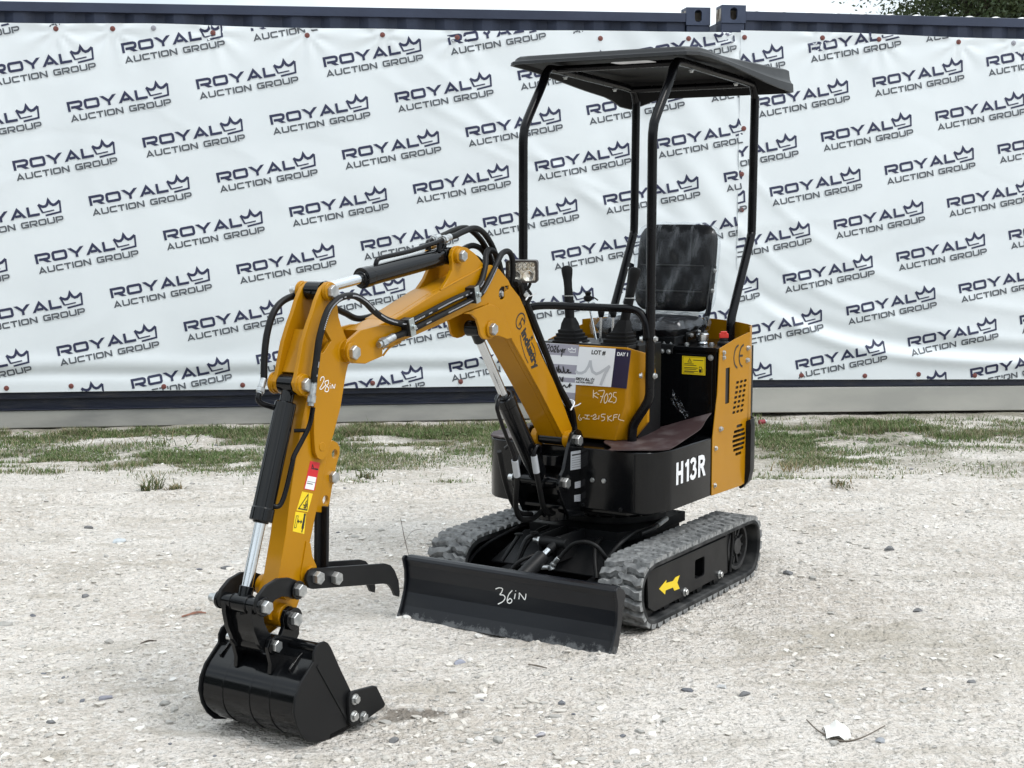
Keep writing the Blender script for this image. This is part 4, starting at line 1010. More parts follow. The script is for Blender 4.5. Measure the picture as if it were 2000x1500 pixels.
mb = MB(); mb.fl([(.44,-.36),(.46,-.30),(.46,-.17),(.0,-.17),(.0,-.40),(.36,-.40)], .632, .640); mb.build('floor_mat', 'mat', EX, bevel=.002)
# engine cover / seat base
mb = MB(); mb.box((-.46,-.385,.63),(-.082,.385,.968)); mb.fl([(-.07,-.394),(-.07,.394),(-.30,.394),(-.46,.30),(-.46,-.30),(-.30,-.394)], .968, .986)
mb.box((-.0815,-.36,.66),(-.078,.37,.955))
eng = mb.build('engine_cover', 'black', EX, bevel=.005)
mb = MB(); mb.obox((-.085,.17,.985),(.02,0,0),(0,.032,0),(0,0,.007)); mb.obox((-.066,.17,.972),(.003,0,0),(0,.028,0),(0,0,.018)); hg = mb.build('hinge', 'satin', eng, bevel=.002)
for l in (.152,.182): bolt(hg, (-.063,l,.962), PF, .0075, .006); bolt(hg, (-.085,l,.992), PZ, .0065, .005)
bolt(eng, (-.078,.363,.945), PF, .009, .007)
mb = MB(); mb.box((-.0778,.236,.872),(-.0772,.340,.946),0)
ff = lambda u, v, h: (-.0768+h, u, v)
for a, b in (((.240,.876),(.336,.8765)),((.240,.942),(.336,.9425)),((.240,.876),(.2405,.942)),((.336,.876),(.3365,.942))): mb.lz(rrect(a[0],a[1],b[0]+.0006,b[1]+.0006,.0002,1), -.0771, -.0769, 1)
strokes_to(mb, [([(.262,.922),(.270,.937),(.278,.922)],1,0,.0022)], ff, 1); mb.lz(rrect(.2693,.9255,.2707,.931,.0003,1), -.0771,-.0769,1)
for k, (a, b, z) in enumerate(((.285,.330,.930),(.246,.288,.914),(.246,.300,.908),(.246,.306,.898),(.246,.300,.892),(.246,.308,.884),(.246,.29,.880))): mb.lz(rrect(a,z,b,z+.0028,.0004,1), -.0771, -.0769, 1)
mb.lz(rrect(.312,.882,.324,.906,.001,2), -.0771,-.0769,1); mb.lz(rrect(.314,.896,.322,.903,.001,2), -.0769,-.0767,0); strokes_to(mb, [([(.324,.900),(.329,.896),(.329,.885),(.326,.884)],0,0,.002)], ff, 1)
mb.build('fuel_sticker', ['stickyel', 'ink'], eng)
mb = MB(); mb.lathe((-.215,.262,.986), PZ, [(0,.020),(.004,.022),(.010,.018),(.012,.018),(.014,.026),(.040,.0265),(.044,.022),(.046,.022)], 20); mb.build('fuel_cap', 'chrome', eng)
mb = MB(); mb.lathe((-.225,.352,.986), PZ, [(0,.026),(.010,.026),(.014,.018),(.026,.018)], 18, 0); mb.obox((-.225,.352,1.023),(.008,.004,0),(-.009,.017,0),(0,0,.010),1); mb.obox((-.225,.352,1.036),(.008,.004,0),(-.006,.012,0),(0,0,.005),1)
mb.build('battery_switch', ['satin', 'redplastic'], eng, bevel=.003)
for f, l in ((-.15,.22),(-.20,.31),(-.30,.36)): bolt(eng, (f,l,.986), PZ, .008, .005)
# side panels (louvred)
slots = [rrect(-.181,.752,-.139,.899,.004,2)]
for r_ in range(7):
    z = .829-r_*.0203; sh = .0055*r_
    for c in range(3):
        f = -.246+sh*1.0-c*.0395; slots.append(rrect(f-.030, z-.0055, f, z+.0055, .005, 3))
for a, b, z in ((-.318,-.258,.645),(-.339,-.231,.6245),(-.349,-.223,.606),(-.350,-.217,.5865),(-.344,-.221,.567),(-.335,-.229,.5485),(-.312,-.251,.5285)): slots.append(rrect(a, z-.006, b, z+.006, .0045, 3))
pan = [(-.077,.984),(-.062,.80),(-.022,.632),(-.022,.393),(-.315,.388),(-.348,.392),(-.372,.70),(-.378,1.030),(-.23,1.012)]
for sg in (1, -1):
    mb = MB(); y0, y1 = sorted((sg*.3985, sg*.402))
    mb.fz(pan, y0, y1, 0, [s[::-1] for s in slots])
    o = mb.build('side_panel', 'yellow', EX, bevel=.0012, seg=1, angle=30)
    for f, z in ((-.114,.965),(-.114,.945),(-.362,.965),(-.352,.965),(-.358,.914),(-.348,.914),(-.101,.656),(-.090,.656),(-.050,.583),(-.047,.432)): bolt(o, (f, sg*.402, z), (0, sg, 0), .0075, .006)
    mb = MB(); fn = (lambda u, v, h: (u, .4026+h, v)) if sg > 0 else (lambda u, v, h: (u, -.4026-h, v))
    hand(mb, [[(-.262,.984),(-.236,.974),(-.220,.950),(-.218,.926),(-.232,.902),(-.253,.890)],[(-.315,.982),(-.289,.972),(-.273,.948),(-.271,.924),(-.284,.901),(-.306,.891)],[(-.275,.938),(-.306,.937)]], fn, .0085)
    mb.build('ce_mark', 'ink', o)
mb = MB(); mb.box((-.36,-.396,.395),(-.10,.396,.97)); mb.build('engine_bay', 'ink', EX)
# rear hood wrapping round the tail
def tailring(z, off=0, k=24, a0=-.375, hw=.402):
    out = []
    for i in range(k+1):
        t = math.pi*i/k; y = (hw+off)*math.cos(t); x = a0-(.150+off)*math.sin(t)**.75 if 0 < i < k else a0
        out.append((x, y, z))
    return out
mb = MB(); P = []; zz = [.40,.66,.90,1.030,1.052]
def rimz(y): return 0
for i in range(25):
    ring = [tailring(z)[i] for z in zz]; yy = abs(ring[0][1])/.402
    for q in ring: P.append((q[0], q[1], q[2]+(.020*(1-yy**2) if q[2] > 1.0 else 0)))
mb.grid(P, 25, 5)
Pi = [((x+.375)*.965-.375, y*.99, z) for x, y, z in P]; b = len(mb.v); mb.grid(Pi, 25, 5)
mb.f += [(i*5+4, (i+1)*5+4, b+(i+1)*5+4, b+i*5+4) for i in range(24)]; mb.m += [0]*24
mb.build('rear_hood', 'yellow', EX, recalc=False, angle=45)
mb = MB(); mb.box((-.425,.389,.90),(-.423,.391,.96)); 
mb = MB(); P = []; prof = [(.66,.004),(.665,.018),(.64,.022),(.45,.022),(.40,.012),(.372,-.012),(.366,-.022),(.372,-.03),(.41,-.01),(.655,-.002)]
for i in range(33):
    for z, off in prof:
        t = math.pi*i/32; hw = .404+off; x = -.352-(.185+off)*max(math.sin(t), 0)**.75 if 0 < i < 32 else -.352
        P.append((x, hw*math.cos(t), z))
mb.grid(P, 33, len(prof)); mb.f += [tuple(range(len(prof))), tuple(range(32*len(prof), 33*len(prof)))]; mb.m += [0, 0]
mb.build('counterweight', 'satin', EX, bevel=.003)
mb = MB(); q = [tailring(z, .0015)[2] for z in (.80,.92)]+[tailring(z, .0015)[4] for z in (.80,.92)]
mb.add([q[0], q[2], q[3], q[1]], [(0,1,2,3)]); mb.build('rear_sticker', 'stickyel', EX)

# ---- console
mb = MB()
def ringc(f, pts): return [(f, l, z) for l, z in pts]
fr = [(-.211,1.014),(.211,1.014),(.204,.79),(.158,.645),(-.158,.645),(-.204,.79)]
bk = [(-.255,.985),(.255,.985),(.252,.715),(.190,.640),(-.190,.640),(-.252,.715)]
P = ringc(.350, fr)+ringc(.262, bk)+ringc(.238, bk)
mb.add(P, [(0,1,2,3,4,5)]+[(a+i, a+(i+1) % 6, a+6+(i+1) % 6, a+6+i) for a in (0, 6) for i in range(6)]+[(17,16,15,14,13,12)])
con = mb.build('console', 'yellow', EX, bevel=.006, seg=3, angle=25)
mb = MB(); mb.box((.05,-.20,.64),(.245,.205,1.0125)); mb.box((.245,-.19,1.0),(.325,.195,1.0165)); mb.build('console_top', 'satin', con, bevel=.003)
mb = MB(); mb.fz(circ(.245,.905,.034,24), .2555, .262); mb.build('mount_ear', 'yellow', con, bevel=.002)
for l in (-.02, .02): bolt(con, (.31, l-.0, 1.012), PZ, .007, .005)
sgn = [(-.0005,1.006),(.161,1.006),(.142,.856),(-.0205,.855)]
def sgm(u, v):            # unit square on the lot card
    a = Vector(sgn[3]).lerp(Vector(sgn[2]), u); b = Vector(sgn[0]).lerp(Vector(sgn[1]), u); return a.lerp(b, v)
fs_ = lambda u, v, h: (.3550+h, *sgm(u, v))
mb = MB(); mb.lz([sgn[3], sgn[2], sgn[1], sgn[0]], .3525, .3545, 0)
mb.lz([(.1420,.856),(.209,.854),(.227,1.003),(.161,1.006)], .3525, .3545, 1)
text_mesh(mb, 'LOT #', .150, lambda u, v, h: fs_(.355+u, .825+v, 0), 2, sx=.92, bold=.006)
mb2 = lambda u, v: None
text_mesh(mb, 'DAY 1', .128, lambda u, v, h: fs_(1.055+u, .825+v, .0002), 0, sx=.86, bold=.005)
cr = [([(-.02,.36),(.06,.31),(.16,.315),(.25,.37),(.32,.50),(.355,.66)],0,0,.07),([(.355,.66),(.39,.50),(.45,.37),(.56,.315),(.66,.36),(.78,.45),(.90,.55)],0,0,.07),([(.885,.53),(.80,.35),(.745,.16),(.715,.03)],0,0,.075)]
strokes_to(mb, cr, fs_, 3)
strokes_to(mb, word_strokes('ROYAL', .075, .02, .12, .2, width=.40), lambda u, v, h: fs_(u, v, h+.0004), 2); strokes_to(mb, crown_strokes(.43,.12,.09,.085), lambda u, v, h: fs_(u, v, h+.0004), 2)
strokes_to(mb, word_strokes('AUCTION GROUP', .042, .02, .055, .26, width=.50), lambda u, v, h: fs_(u, v, h+.0004), 2)
# coloured strip of buildings on the navy part, no code square
mb.lz([(.150,.905),(.2125,.903),(.2165,.935),(.196,.925),(.188,.948),(.172,.922),(.155,.930)], .3546, .3548, 4)
mb.build('lot_card', ['white', 'navyprint', 'ink', 'palegrey', 'navyprint'], con)
mb = MB(); mb.lz([(-.20,.700),(-.027,.70),(-.0245,.766),(-.004,1.012),(-.20,1.014)], .3506, .3518, 0)
for z0, z1 in ((.967,1.012),(.895,.932),(.862,.880),(.79,.822),(.72,.75)):
    mb.lz([(-.199,z0),(-.0275+.083*(z0-.72),z0),(-.0275+.083*(z1-.72),z1),(-.199,z1)], .3518, .3520, 1)
fi = lambda u, v, h: (.3523+h, u, v)
hand(mb, [[(-.150,1.004),(-.141,1.008),(-.139,.998),(-.151,.981),(-.137,.981)],[(-.127,1.002),(-.134,.992),(-.128,.980),(-.120,.988),(-.124,1.000),(-.127,1.002)],[(-.117,.998),(-.110,1.003),(-.108,.996),(-.117,.980),(-.107,.980)],[(-.094,1.006),(-.102,.992),(-.100,.979),(-.092,.984),(-.100,.990)],[(-.086,.992),(-.082,.982),(-.076,.992),(-.083,.962)],[(-.070,.992),(-.071,.978)],[(-.070,.988),(-.063,.994)],
 [(-.105,.920),(-.100,.903),(-.094,.925),(-.094,.900),(-.085,.906),(-.089,.912),(-.080,.900),(-.072,.906),(-.074,.922),(-.066,.900),(-.058,.902),(-.048,.910),(-.054,.912),(-.050,.901),(-.036,.903)],[(-.09,.883),(-.082,.868),(-.074,.880),(-.078,.862)],[(-.10,.855),(-.094,.842),(-.085,.853),(-.078,.842),(-.068,.850),(-.060,.842),(-.050,.846),(-.042,.858),(-.044,.842)],[(-.05,.850),(-.034,.852)]], fi, .0045, 2)
strokes_to(mb, crown_strokes(-.052,.982,.034,.018), fi, 3)
mb.build('info_sheet', ['white', 'lilac', 'ink', 'white'], con)
mb = MB(); fc = lambda u, v, h: (.3504+h, u, v)
hand(mb, [[(.062,.839),(.061,.807)],[(.079,.831),(.062,.820),(.083,.808)],[(.078,.825),(.088,.823)],[(.084,.837),(.098,.839),(.111,.838),(.102,.812),(.094,.790)],[(.093,.816),(.106,.815)],[(.122,.830),(.112,.814),(.111,.792),(.120,.795),(.127,.812),(.122,.830)],[(.131,.825),(.139,.832),(.144,.822),(.135,.806),(.130,.798),(.148,.799)],[(.165,.836),(.153,.834),(.152,.820),(.163,.815),(.161,.799),(.150,.794)],
 [(.002,.738),(-.004,.724),(.003,.715),(.010,.721),(.002,.725)],[(.015,.726),(.024,.728)],[(.024,.738),(.046,.738)],[(.037,.737),(.034,.724)],[(.024,.723),(.047,.723)],[(.052,.735),(.060,.736)],[(.062,.737),(.072,.744),(.075,.735),(.062,.726),(.072,.724),(.083,.729)],[(.090,.741),(.087,.725)],[(.118,.748),(.102,.746),(.100,.737),(.113,.735),(.112,.725),(.100,.720)],[(.128,.744),(.129,.721)],[(.145,.745),(.130,.733),(.147,.723)],[(.156,.749),(.152,.725)],[(.156,.748),(.172,.751)],[(.155,.738),(.168,.741)],[(.181,.753),(.176,.734),(.201,.728)]], fc, .0032)
mb.build('marker_writing', 'chalk_y', con)
# joysticks and levers
def joystick(bx, by, tx, ty, lean):
    root = bpy.data.objects.new('joystick', None); COL.objects.link(root); root.parent = EX
    mb = MB(); P = []; nu = 32; prof = [(0,.062),(.008,.064),(.012,.056),(.022,.058),(.026,.049),(.036,.051),(.040,.042),(.050,.043),(.054,.034),(.075,.030),(.098,.020)]
    for u in range(nu):
        a = 2*math.pi*u/nu; sq = 1/max(abs(math.cos(a)), abs(math.sin(a)))**.55
        for z, r in prof: P.append((bx+(tx-bx)*z/.098*.5+r*sq*math.cos(a), by+(ty-by)*z/.098*.5+r*sq*math.sin(a), 1.012+z))
    mb.grid(P, nu, len(prof), closed_u=True); mb.build('boot', 'grip', root, recalc=True, angle=50)
    b = Vector((bx+(tx-bx)*.5, by+(ty-by)*.5, 1.105)); t = Vector((tx, ty, 1.20)); top = t+(t-b).normalized()*.118+Vector(lean)
    mb = MB(); mb.tube([b, b.lerp(t, .5), t], .019, 14, 3); mb.cyl(t-Vector((0,0,.006)), t-Vector((0,0,.002)), .0205, mat=1); mb.build('stick', ['grip', 'zinc'], root)
    d = (top-t).normalized(); mb = MB(); mb.lathe(t, d, [(0,.016),(.006,.0175),(.03,.0165),(.06,.0175),(.085,.0215),(.102,.023),(.112,.020),(.117,.011)], 20); mb.build('handle', 'grip', root)
joystick(.262,.126,.24,.160,(-.004,-.004,0)); joystick(.272,-.086,.24,-.116,(0,-.003,0))
for bx, by, tx, ty, z in ((.20,.007,.20,.011,1.118),(.19,.055,.19,.06,1.118)):
    mb = MB(); mb.tube([(bx,by,.99),(tx,ty,z)], .005, 10, 0, 1); mb.lathe((tx,ty,z-.006), PZ, [(0,.008),(.004,.011),(.022,.014),(.03,.010)], 14, 0); mb.build('control_lever', ['grip', 'chrome'], EX)
mb = MB(); mb.tube([(.10,-.06,.98),(.10,-.105,1.17)], .005, 10, 0, 1); mb.lathe((.10,-.106,1.165), PZ, [(0,.008),(.008,.018),(.020,.018),(.026,.010),(.036,.014),(.042,.008)], 16, 0); mb.tube([(.10,-.12,1.18),(.10,-.08,1.182),(.10,-.06,1.172)], .003, 8, 4); mb.build('control_lever', ['grip', 'chrome'], EX)
# ---- seat
def pillow(mb, w, h, d, nx_=14, ny_=14, e=.34, fn=None, dent=0):
    P = []; K = []
    for side in (1, -1):
        for i in range(nx_+1):
            for j in range(ny_+1):
                u = -1+2*i/nx_; v = -1+2*j/ny_
                k = (1-abs(u)**6)*(1-abs(v)**6); P.append(fn(u*w*(1-.035*v**4-.075*abs(v)**9*u*u), v*h*(1-.03*u**4-.085*abs(u)**9*v*v), side*d*max(k, 0)**e*(1-dent*math.cos(u*1.4)**2*(1 if side > 0 else 0))))
    n = (nx_+1)*(ny_+1); b = len(mb.v); mb.v += [tuple(p) for p in P]; fs = []
    for s in (0, 1):
        for i in range(nx_):
            for j in range(ny_):
                a = s*n+i*(ny_+1)+j; q = (a, a+ny_+1, a+ny_+2, a+1); fs.append(q if s == 0 else q[::-1])
    mb.f += [tuple(i+b for i in f) for f in fs]; mb.m += [0]*len(fs)
SC = .015
def bk_fn(sc, jit=0):
    def fn(u, v, dd):
        f = -.428-.032*(v/.19)+dd; z = 1.287+v
        if jit: f += jit*math.sin(z*60+u*90)*.5+jit*math.sin(u*47-z*31); z += jit*.6*math.sin(u*70)
        return (f*1, SC+.016+u*sc, z)
    return fn
mb = MB(); pillow(mb, .188, .187, .048, fn=bk_fn(1), dent=.25)
sb = mb.build('seat_back', 'fabric', EX, angle=80)
mb = MB()
for z in (1.19,1.30): mb.tube([(-.428-.168*(z-1.287)+.040, SC+.016+l, z) for l in (-.15,-.07,0,.07,.15)], .0035, 6, 3)
mb.build('seam', 'ink', sb)
mb = MB(); pillow(mb, .192, .196, .058, 30, 34, fn=bk_fn(1.02, .004)); mb.build('plastic_cover', 'film', sb, recalc=True, angle=180)
def cu_fn(jit=0):
    def fn(u, v, dd):
        f = -.225+v; z = 1.055+dd-.03*v
        if jit: z += jit*math.sin(f*70+u*40)+jit*.8*math.sin(u*85-f*33); f += jit*math.sin(u*60)
        return (f, SC+u, z)
    return fn
mb = MB(); pillow(mb, .200, .175, .034, fn=cu_fn()); sc_ = mb.build('seat_cushion', 'fabric', EX, angle=80)
mb = MB(); pillow(mb, .222, .192, .044, 34, 30, fn=cu_fn(.0045)); mb.build('plastic_cover', 'film', sc_, recalc=True, angle=180)
mb = MB(); mb.box((-.40,-.17,.986),(-.08,.20,1.022)); mb.build('seat_base', 'satin', EX, bevel=.004)
mb = MB(); mb.add([(-.36,-.14,1.075),(-.36,.17,1.075),(-.375,.17,1.105),(-.375,-.14,1.105)], [(0,1,2,3)]); mb.build('foam_strip', 'paper', EX)
for s in (-1, 1):
    l = SC+s*.197; mb = MB()
    path = [(-.16,1.015),(-.26,1.020),(-.335,1.05),(-.375,1.11),(-.40,1.20),(-.425,1.30)]
    for k in range(len(path)-1):
        (f0, z0), (f1, z1) = path[k], path[k+1]; d = Vector((f1-f0, 0, z1-z0)); c = Vector(((f0+f1)/2, l, (z0+z1)/2)); nn = Vector((-d.z, 0, d.x)).normalized()
        mb.obox(c, d*.53, (0,.004,0), nn*.019)
    o = mb.build('seat_bracket', 'black', EX, bevel=.002)
    for f, z in ((-.20,1.020),(-.27,1.030),(-.398,1.195),(-.418,1.28)): bolt(o, (f, l+s*.0045, z), (0,s,0), .007, .006)
# ---- canopy posts, rails, hoop
for s in (1, -1):
    mb = MB(); mb.tube([(.31,s*.212,.642),(.31,s*.213,.68),(.31,s*.222,.715),(.31,s*.268,.785),(.31,s*.284,.82),(.31,s*.287,.87)]+[(.31,s*.287,z) for z in (1.1,1.4,1.7,1.80)]+[(.304,s*.287,1.845),(.285,s*.287,1.885),(.18,s*.287,2.02),(.14,s*.287,2.078)], .0185, 16, 6)
    o = mb.build('canopy_post', 'tube', EX)
    for z in (1.047,.905): bolt(o, (.31, s*.3055, z), (0,s,0), .009, .008); bolt(o, (.328, s*.262, z), (.5,-s*.8,0), .009, .008)
    mb = MB(); mb.tube([(.15,s*.287,2.066),(.122,s*.287,2.098),(.07,s*.287,2.107),(-.2,s*.287,2.094),(-.56,s*.287,2.075),(-.625,s*.287,2.060),(-.652,s*.287,2.010)], .0165, 14, 6); o = mb.build('canopy_rail', 'tube', EX)
    for f in (-.02,-.45): bolt(o, (f, s*.287, 2.084+.05*f), (0,0,-1), .008, .007)
    mb = MB(); mb.tube([(-.653,s*.287,2.02),(-.650,s*.287,1.80),(-.645,s*.287,1.47),(-.637,s*.287,1.425),(-.612,s*.287,1.375),(-.49,s*.287,1.16),(-.445,s*.287,1.075),(-.438,s*.287,1.02),(-.437,s*.287,.985)], .0185, 16, 6); mb.build('canopy_post', 'tube', EX)
mb = MB(); mb.tube([(.06,-.28,2.107),(.06,.28,2.107)], .014, 12, 0); mb.tube([(-.60,-.28,2.068),(-.60,.28,2.068)], .014, 12, 0); mb.build('canopy_crossbar', 'tube', EX)
mb = MB(); mb.tube([(.322,s_*1.0,z_) for s_, z_ in ((-.280,1.05),(-.276,1.085),(-.268,1.118),(-.24,1.150),(-.15,1.160),(0,1.160),(.15,1.160),(.205,1.159),(.245,1.148),(.268,1.118),(.276,1.085),(.280,1.05))], .0155, 14, 6); mb.build('guard_rail', 'tube', EX)
# roof shell
F0, F1, L0, L1 = -.805, .245, -.432, .432
def roofpt(u, v, inset, z):     # u,v in -1..1 on a rounded rectangle
    cx, cy = (F0+F1)/2, (L0+L1)/2; return (cx+u*((F1-F0)/2-inset), cy+v*((L1-L0)/2-inset), z)
def ztop(f): return 2.134+.020*math.exp(-((f-.19)/.16)**2)-.004*((f+.2)/.6)**2+.004*math.exp(-((f+.72)/.1)**2)
def zbot(f, l):
    t = (F1-f)/(F1-F0); z = 2.118-.010*t-.070*sstep(t, .02, .95)
    if l < 0: z -= .045*math.exp(-((f+.80)/.10)**2-((l+.40)/.10)**2)
    return float(z)
NR = 72; rings = []
def rr(a, q=.10):
    # superellipse-like rounded rectangle
    c, s_ = math.cos(a), math.sin(a); n_ = 13; k = (abs(c)**n_+abs(s_)**n_)**(-1/n_); return c*k, s_*k
def ring(inset, zf):
    out = []
    for i in range(NR):
        u, v = rr(2*math.pi*(i+.5)/NR); x, y, _ = roofpt(u, v, inset, 0); out.append((x, y, zf(x, y)))
    return out
seqo = [ring(0, lambda f, l: zbot(f, l)), ring(.002, lambda f, l: zbot(f, l)+.35*(ztop(f)-zbot(f, l))), ring(.008, lambda f, l: zbot(f, l)+.42*(ztop(f)-zbot(f, l))),
        ring(.013, lambda f, l: zbot(f, l)+.55*(ztop(f)-zbot(f, l))), ring(.017, lambda f, l: ztop(f)-.007), ring(.026, lambda f, l: ztop(f)-.001), ring(.11, lambda f, l: ztop(f)+.006), ring(.30, lambda f, l: ztop(f)+.008)]
seqi = [ring(.010, lambda f, l: zbot(f, l)), ring(.022, lambda f, l: zbot(f, l)+.016), ring(.045, lambda f, l: ztop(f)-.022), ring(.12, lambda f, l: ztop(f)-.014), ring(.30, lambda f, l: ztop(f)-.012)]
mb = MB(); V = [p for r_ in seqi[::-1]+seqo for p in r_]; k = len(seqi)+len(seqo)
fs = [(j*NR+i, j*NR+(i+1) % NR, (j+1)*NR+(i+1) % NR, (j+1)*NR+i) for j in range(k-1) for i in range(NR)]+[tuple(range(NR))[::-1], tuple(range((k-1)*NR, k*NR))]
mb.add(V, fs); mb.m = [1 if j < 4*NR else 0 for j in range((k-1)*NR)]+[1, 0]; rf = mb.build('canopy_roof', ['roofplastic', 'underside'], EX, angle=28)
mb = MB(); mb.fl(rrect(.10,.03,.185,.20,.02), 2.1085, 2.1095); mb.build('roof_sticker', 'white', rf)
# ---- swing bracket
mb = MB()
bn = [(.536,.690),(.520,.702),(.496,.705),(.470,.695),(.452,.670),(.447,.628),(.441,.353),(.560,.375),(.600,.430),(.638,.492),(.636,.520),(.617,.545),(.598,.562),(.568,.639)]
mb.fz(bn, .062, .076); mb.fz(bn, -.136, -.122)
mb.box((.452,-.122,.36),(.475,.062,.60)); mb.cyl((.50,-.03,.345),(.50,-.03,.40),.06); mb.cyl((.50,-.03,.56),(.50,-.03,.60),.055); mb.box((.45,-.12,.40),(.57,.06,.415))
mb.cyl((.594,-.136,.508),(.594,.076,.508),.022); mb.cyl((.502,-.136,.660),(.502,.076,.660),.022)
sw = mb.build('swing_bracket', 'black', EX, bevel=.003)
for f, z, r_ in ((.502,.661,.021),(.594,.509,.021)): bolt(sw, (f,.0765,z), PL, r_, .016); bolt(sw, (f,-.1365,z), (0,-1,0), r_, .016)
mb = MB(); mb.fz([(.550,.624),(.4525,.618),(.4535,.546),(.553,.553)], .0765, .0771, 0)
fr_ = lambda u, v, h: (u, .0774+h, v)
for z in (.612,.598,.589,.580,.571,.562): mb.fz([(.543,z),(.466,z-.004),(.466,z-.0055 if z < .61 else z-.010),(.543,z-.0015 if z < .61 else z-.006)], .0771, .0773, 1)
mb.build('rating_plate', ['alu', 'ink'], sw)
for q in ([(.519,.501),(.472,.500),(.471,.474),(.519,.477)], [(.523,.452),(.463,.446),(.463,.418),(.522,.426)]):
    mb = MB(); mb.fz(q, .0765, .0771, 0); c = Vector(((q[0][0]+q[2][0])/2, (q[0][1]+q[2][1])/2))
    for k in range(3): mb.fz(rrect(c.x-.016, c.y-.009+k*.007, c.x+.016, c.y-.006+k*.007, .0005, 1), .0771, .0773, 1)
    mb.build('sticker', ['alu', 'greyink'], sw)
# ---- boom
boomP = [(.492,.638),(.691,.864),(.89,1.074),(.925,1.128),(.948,1.155),(.975,1.182),(1.015,1.202),(1.048,1.208),(1.09,1.206),(1.185,1.191),(1.338,1.159),(1.511,1.127),(1.60,1.112),(1.60,1.192),(1.587,1.195),(1.51,1.217),(1.348,1.269),(1.063,1.344),(1.024,1.347),(.975,1.332),(.914,1.29),(.897,1.269),(.838,1.226),(.8,1.179),(.691,1.009),(.601,.905),(.524,.803),(.455,.700),(.452,.655),(.470,.634)]
slot = [(.958,1.268),(.912,1.270),(.912,1.256),(.938,1.248),(.941,1.225),(.962,1.221),(.975,1.236),(.972,1.258)]
mb = MB(); mb.fz(boomP, .019, .027, 0, [slot[::-1]])
core = [(f, z) for f, z in boomP]
mb.fz(core, -.087, .0)
mb.fz([(.492,.638),(.691,.864),(.89,1.074),(.925,1.128),(1.0,1.2),(.92,1.21),(.88,1.20),(.838,1.226),(.8,1.179),(.691,1.009),(.601,.905),(.524,.803),(.455,.700),(.452,.655),(.470,.634)], .0, .0195)
mb.fz([(1.04,1.207),(1.185,1.191),(1.338,1.159),(1.511,1.127),(1.60,1.112),(1.60,1.192),(1.587,1.195),(1.51,1.217),(1.348,1.269),(1.063,1.344),(1.024,1.347),(1.0,1.335)], .0, .0195)
tip = [(1.672,1.178),(1.769,1.17),(1.838,1.138),(1.852,1.118),(1.851,1.095),(1.838,1.078),(1.815,1.072),(1.748,1.064),(1.66,1.080),(1.659,1.101),(1.60,1.112),(1.55,1.135),(1.56,1.17)]
for l0, l1 in ((.016,.0305),(-.0905,-.076)): mb.fz(tip, l0, l1)
mb.fz([(1.59,1.113),(1.70,1.100),(1.72,1.165),(1.59,1.193)], -.076, .016)
ear = [(1.330,1.272),(1.288,1.306),(1.262,1.338),(1.262,1.362),(1.266,1.385),(1.257,1.405),(1.240,1.416),(1.221,1.418),(1.171,1.410),(1.121,1.388),(1.063,1.344)]
for l0, l1 in ((.010,.025),(-.085,-.070)): mb.fz(ear, l0, l1)
for l0, l1 in ((.0235,.040),(-.100,-.0845)): mb.cyl((1.229,l0,1.384),(1.229,l1,1.384),.026, n=28)
lear = [(1.205,1.188),(1.163,1.182),(1.133,1.165),(1.118,1.137),(1.108,1.108),(1.092,1.094),(1.067,1.088),(1.040,1.090),(1.015,1.098),(.991,1.096),(.935,1.080),(.903,1.082),(.925,1.13),(.975,1.186),(1.048,1.212)]
for l0, l1 in ((.0265,.036),(-.096,-.0865)): mb.fz(lear, l0, l1)
for l0, l1 in ((.035,.044),(-.104,-.095)): mb.cyl((1.047,l0,1.124),(1.047,l1,1.124),.030, n=28)
for l0, l1 in ((.027,.054),(-.114,-.087)): mb.cyl((.502,l0,.663),(.502,l1,.663),.034, n=28)
for l0, l1 in ((.030,.042),(-.102,-.090)): mb.cyl((1.822,l0,1.106),(1.822,l1,1.106),.031, n=28)
boom = mb.build('boom', 'yellow', EX, bevel=.0025, angle=30)
mb = MB(); mb.fz([(.965,1.264),(.918,1.266),(.93,1.21),(.97,1.22)], -.05, .0125); mb.build('slot_shade_fill', 'satin', boom); bolt(boom, (.944,.0125,1.241), PL, .010, .008)  # black filler standing in for the darkness inside the open slot
# weld beads
def weld(pts, l, r=.0035): mb = MB(); mb.tube([(f, l+.0006*math.sin(i*2.1), z) for i, (f, z) in enumerate(pts)], r, 6, 4); return mb.build('weld_bead', 'yellow', boom)
weld([(1.335,1.274),(1.25,1.297),(1.15,1.322),(1.068,1.345)], .0255); weld([(1.655,1.082),(1.62,1.105),(1.56,1.118)], .028); weld([(.905,1.085),(.94,1.14),(.985,1.19),(1.05,1.212)], .028)
# hinge pins and bolts
for (f, z), l, r_ in (((1.229,1.384),.040,.019),((1.047,1.124),.044,.021),((1.822,1.106),.042,.022)):
    bolt(boom, (f,l,z), PL, r_, .014, dome=False); bolt(boom, (f,-.06-l,z), (0,-1,0), r_, .016)
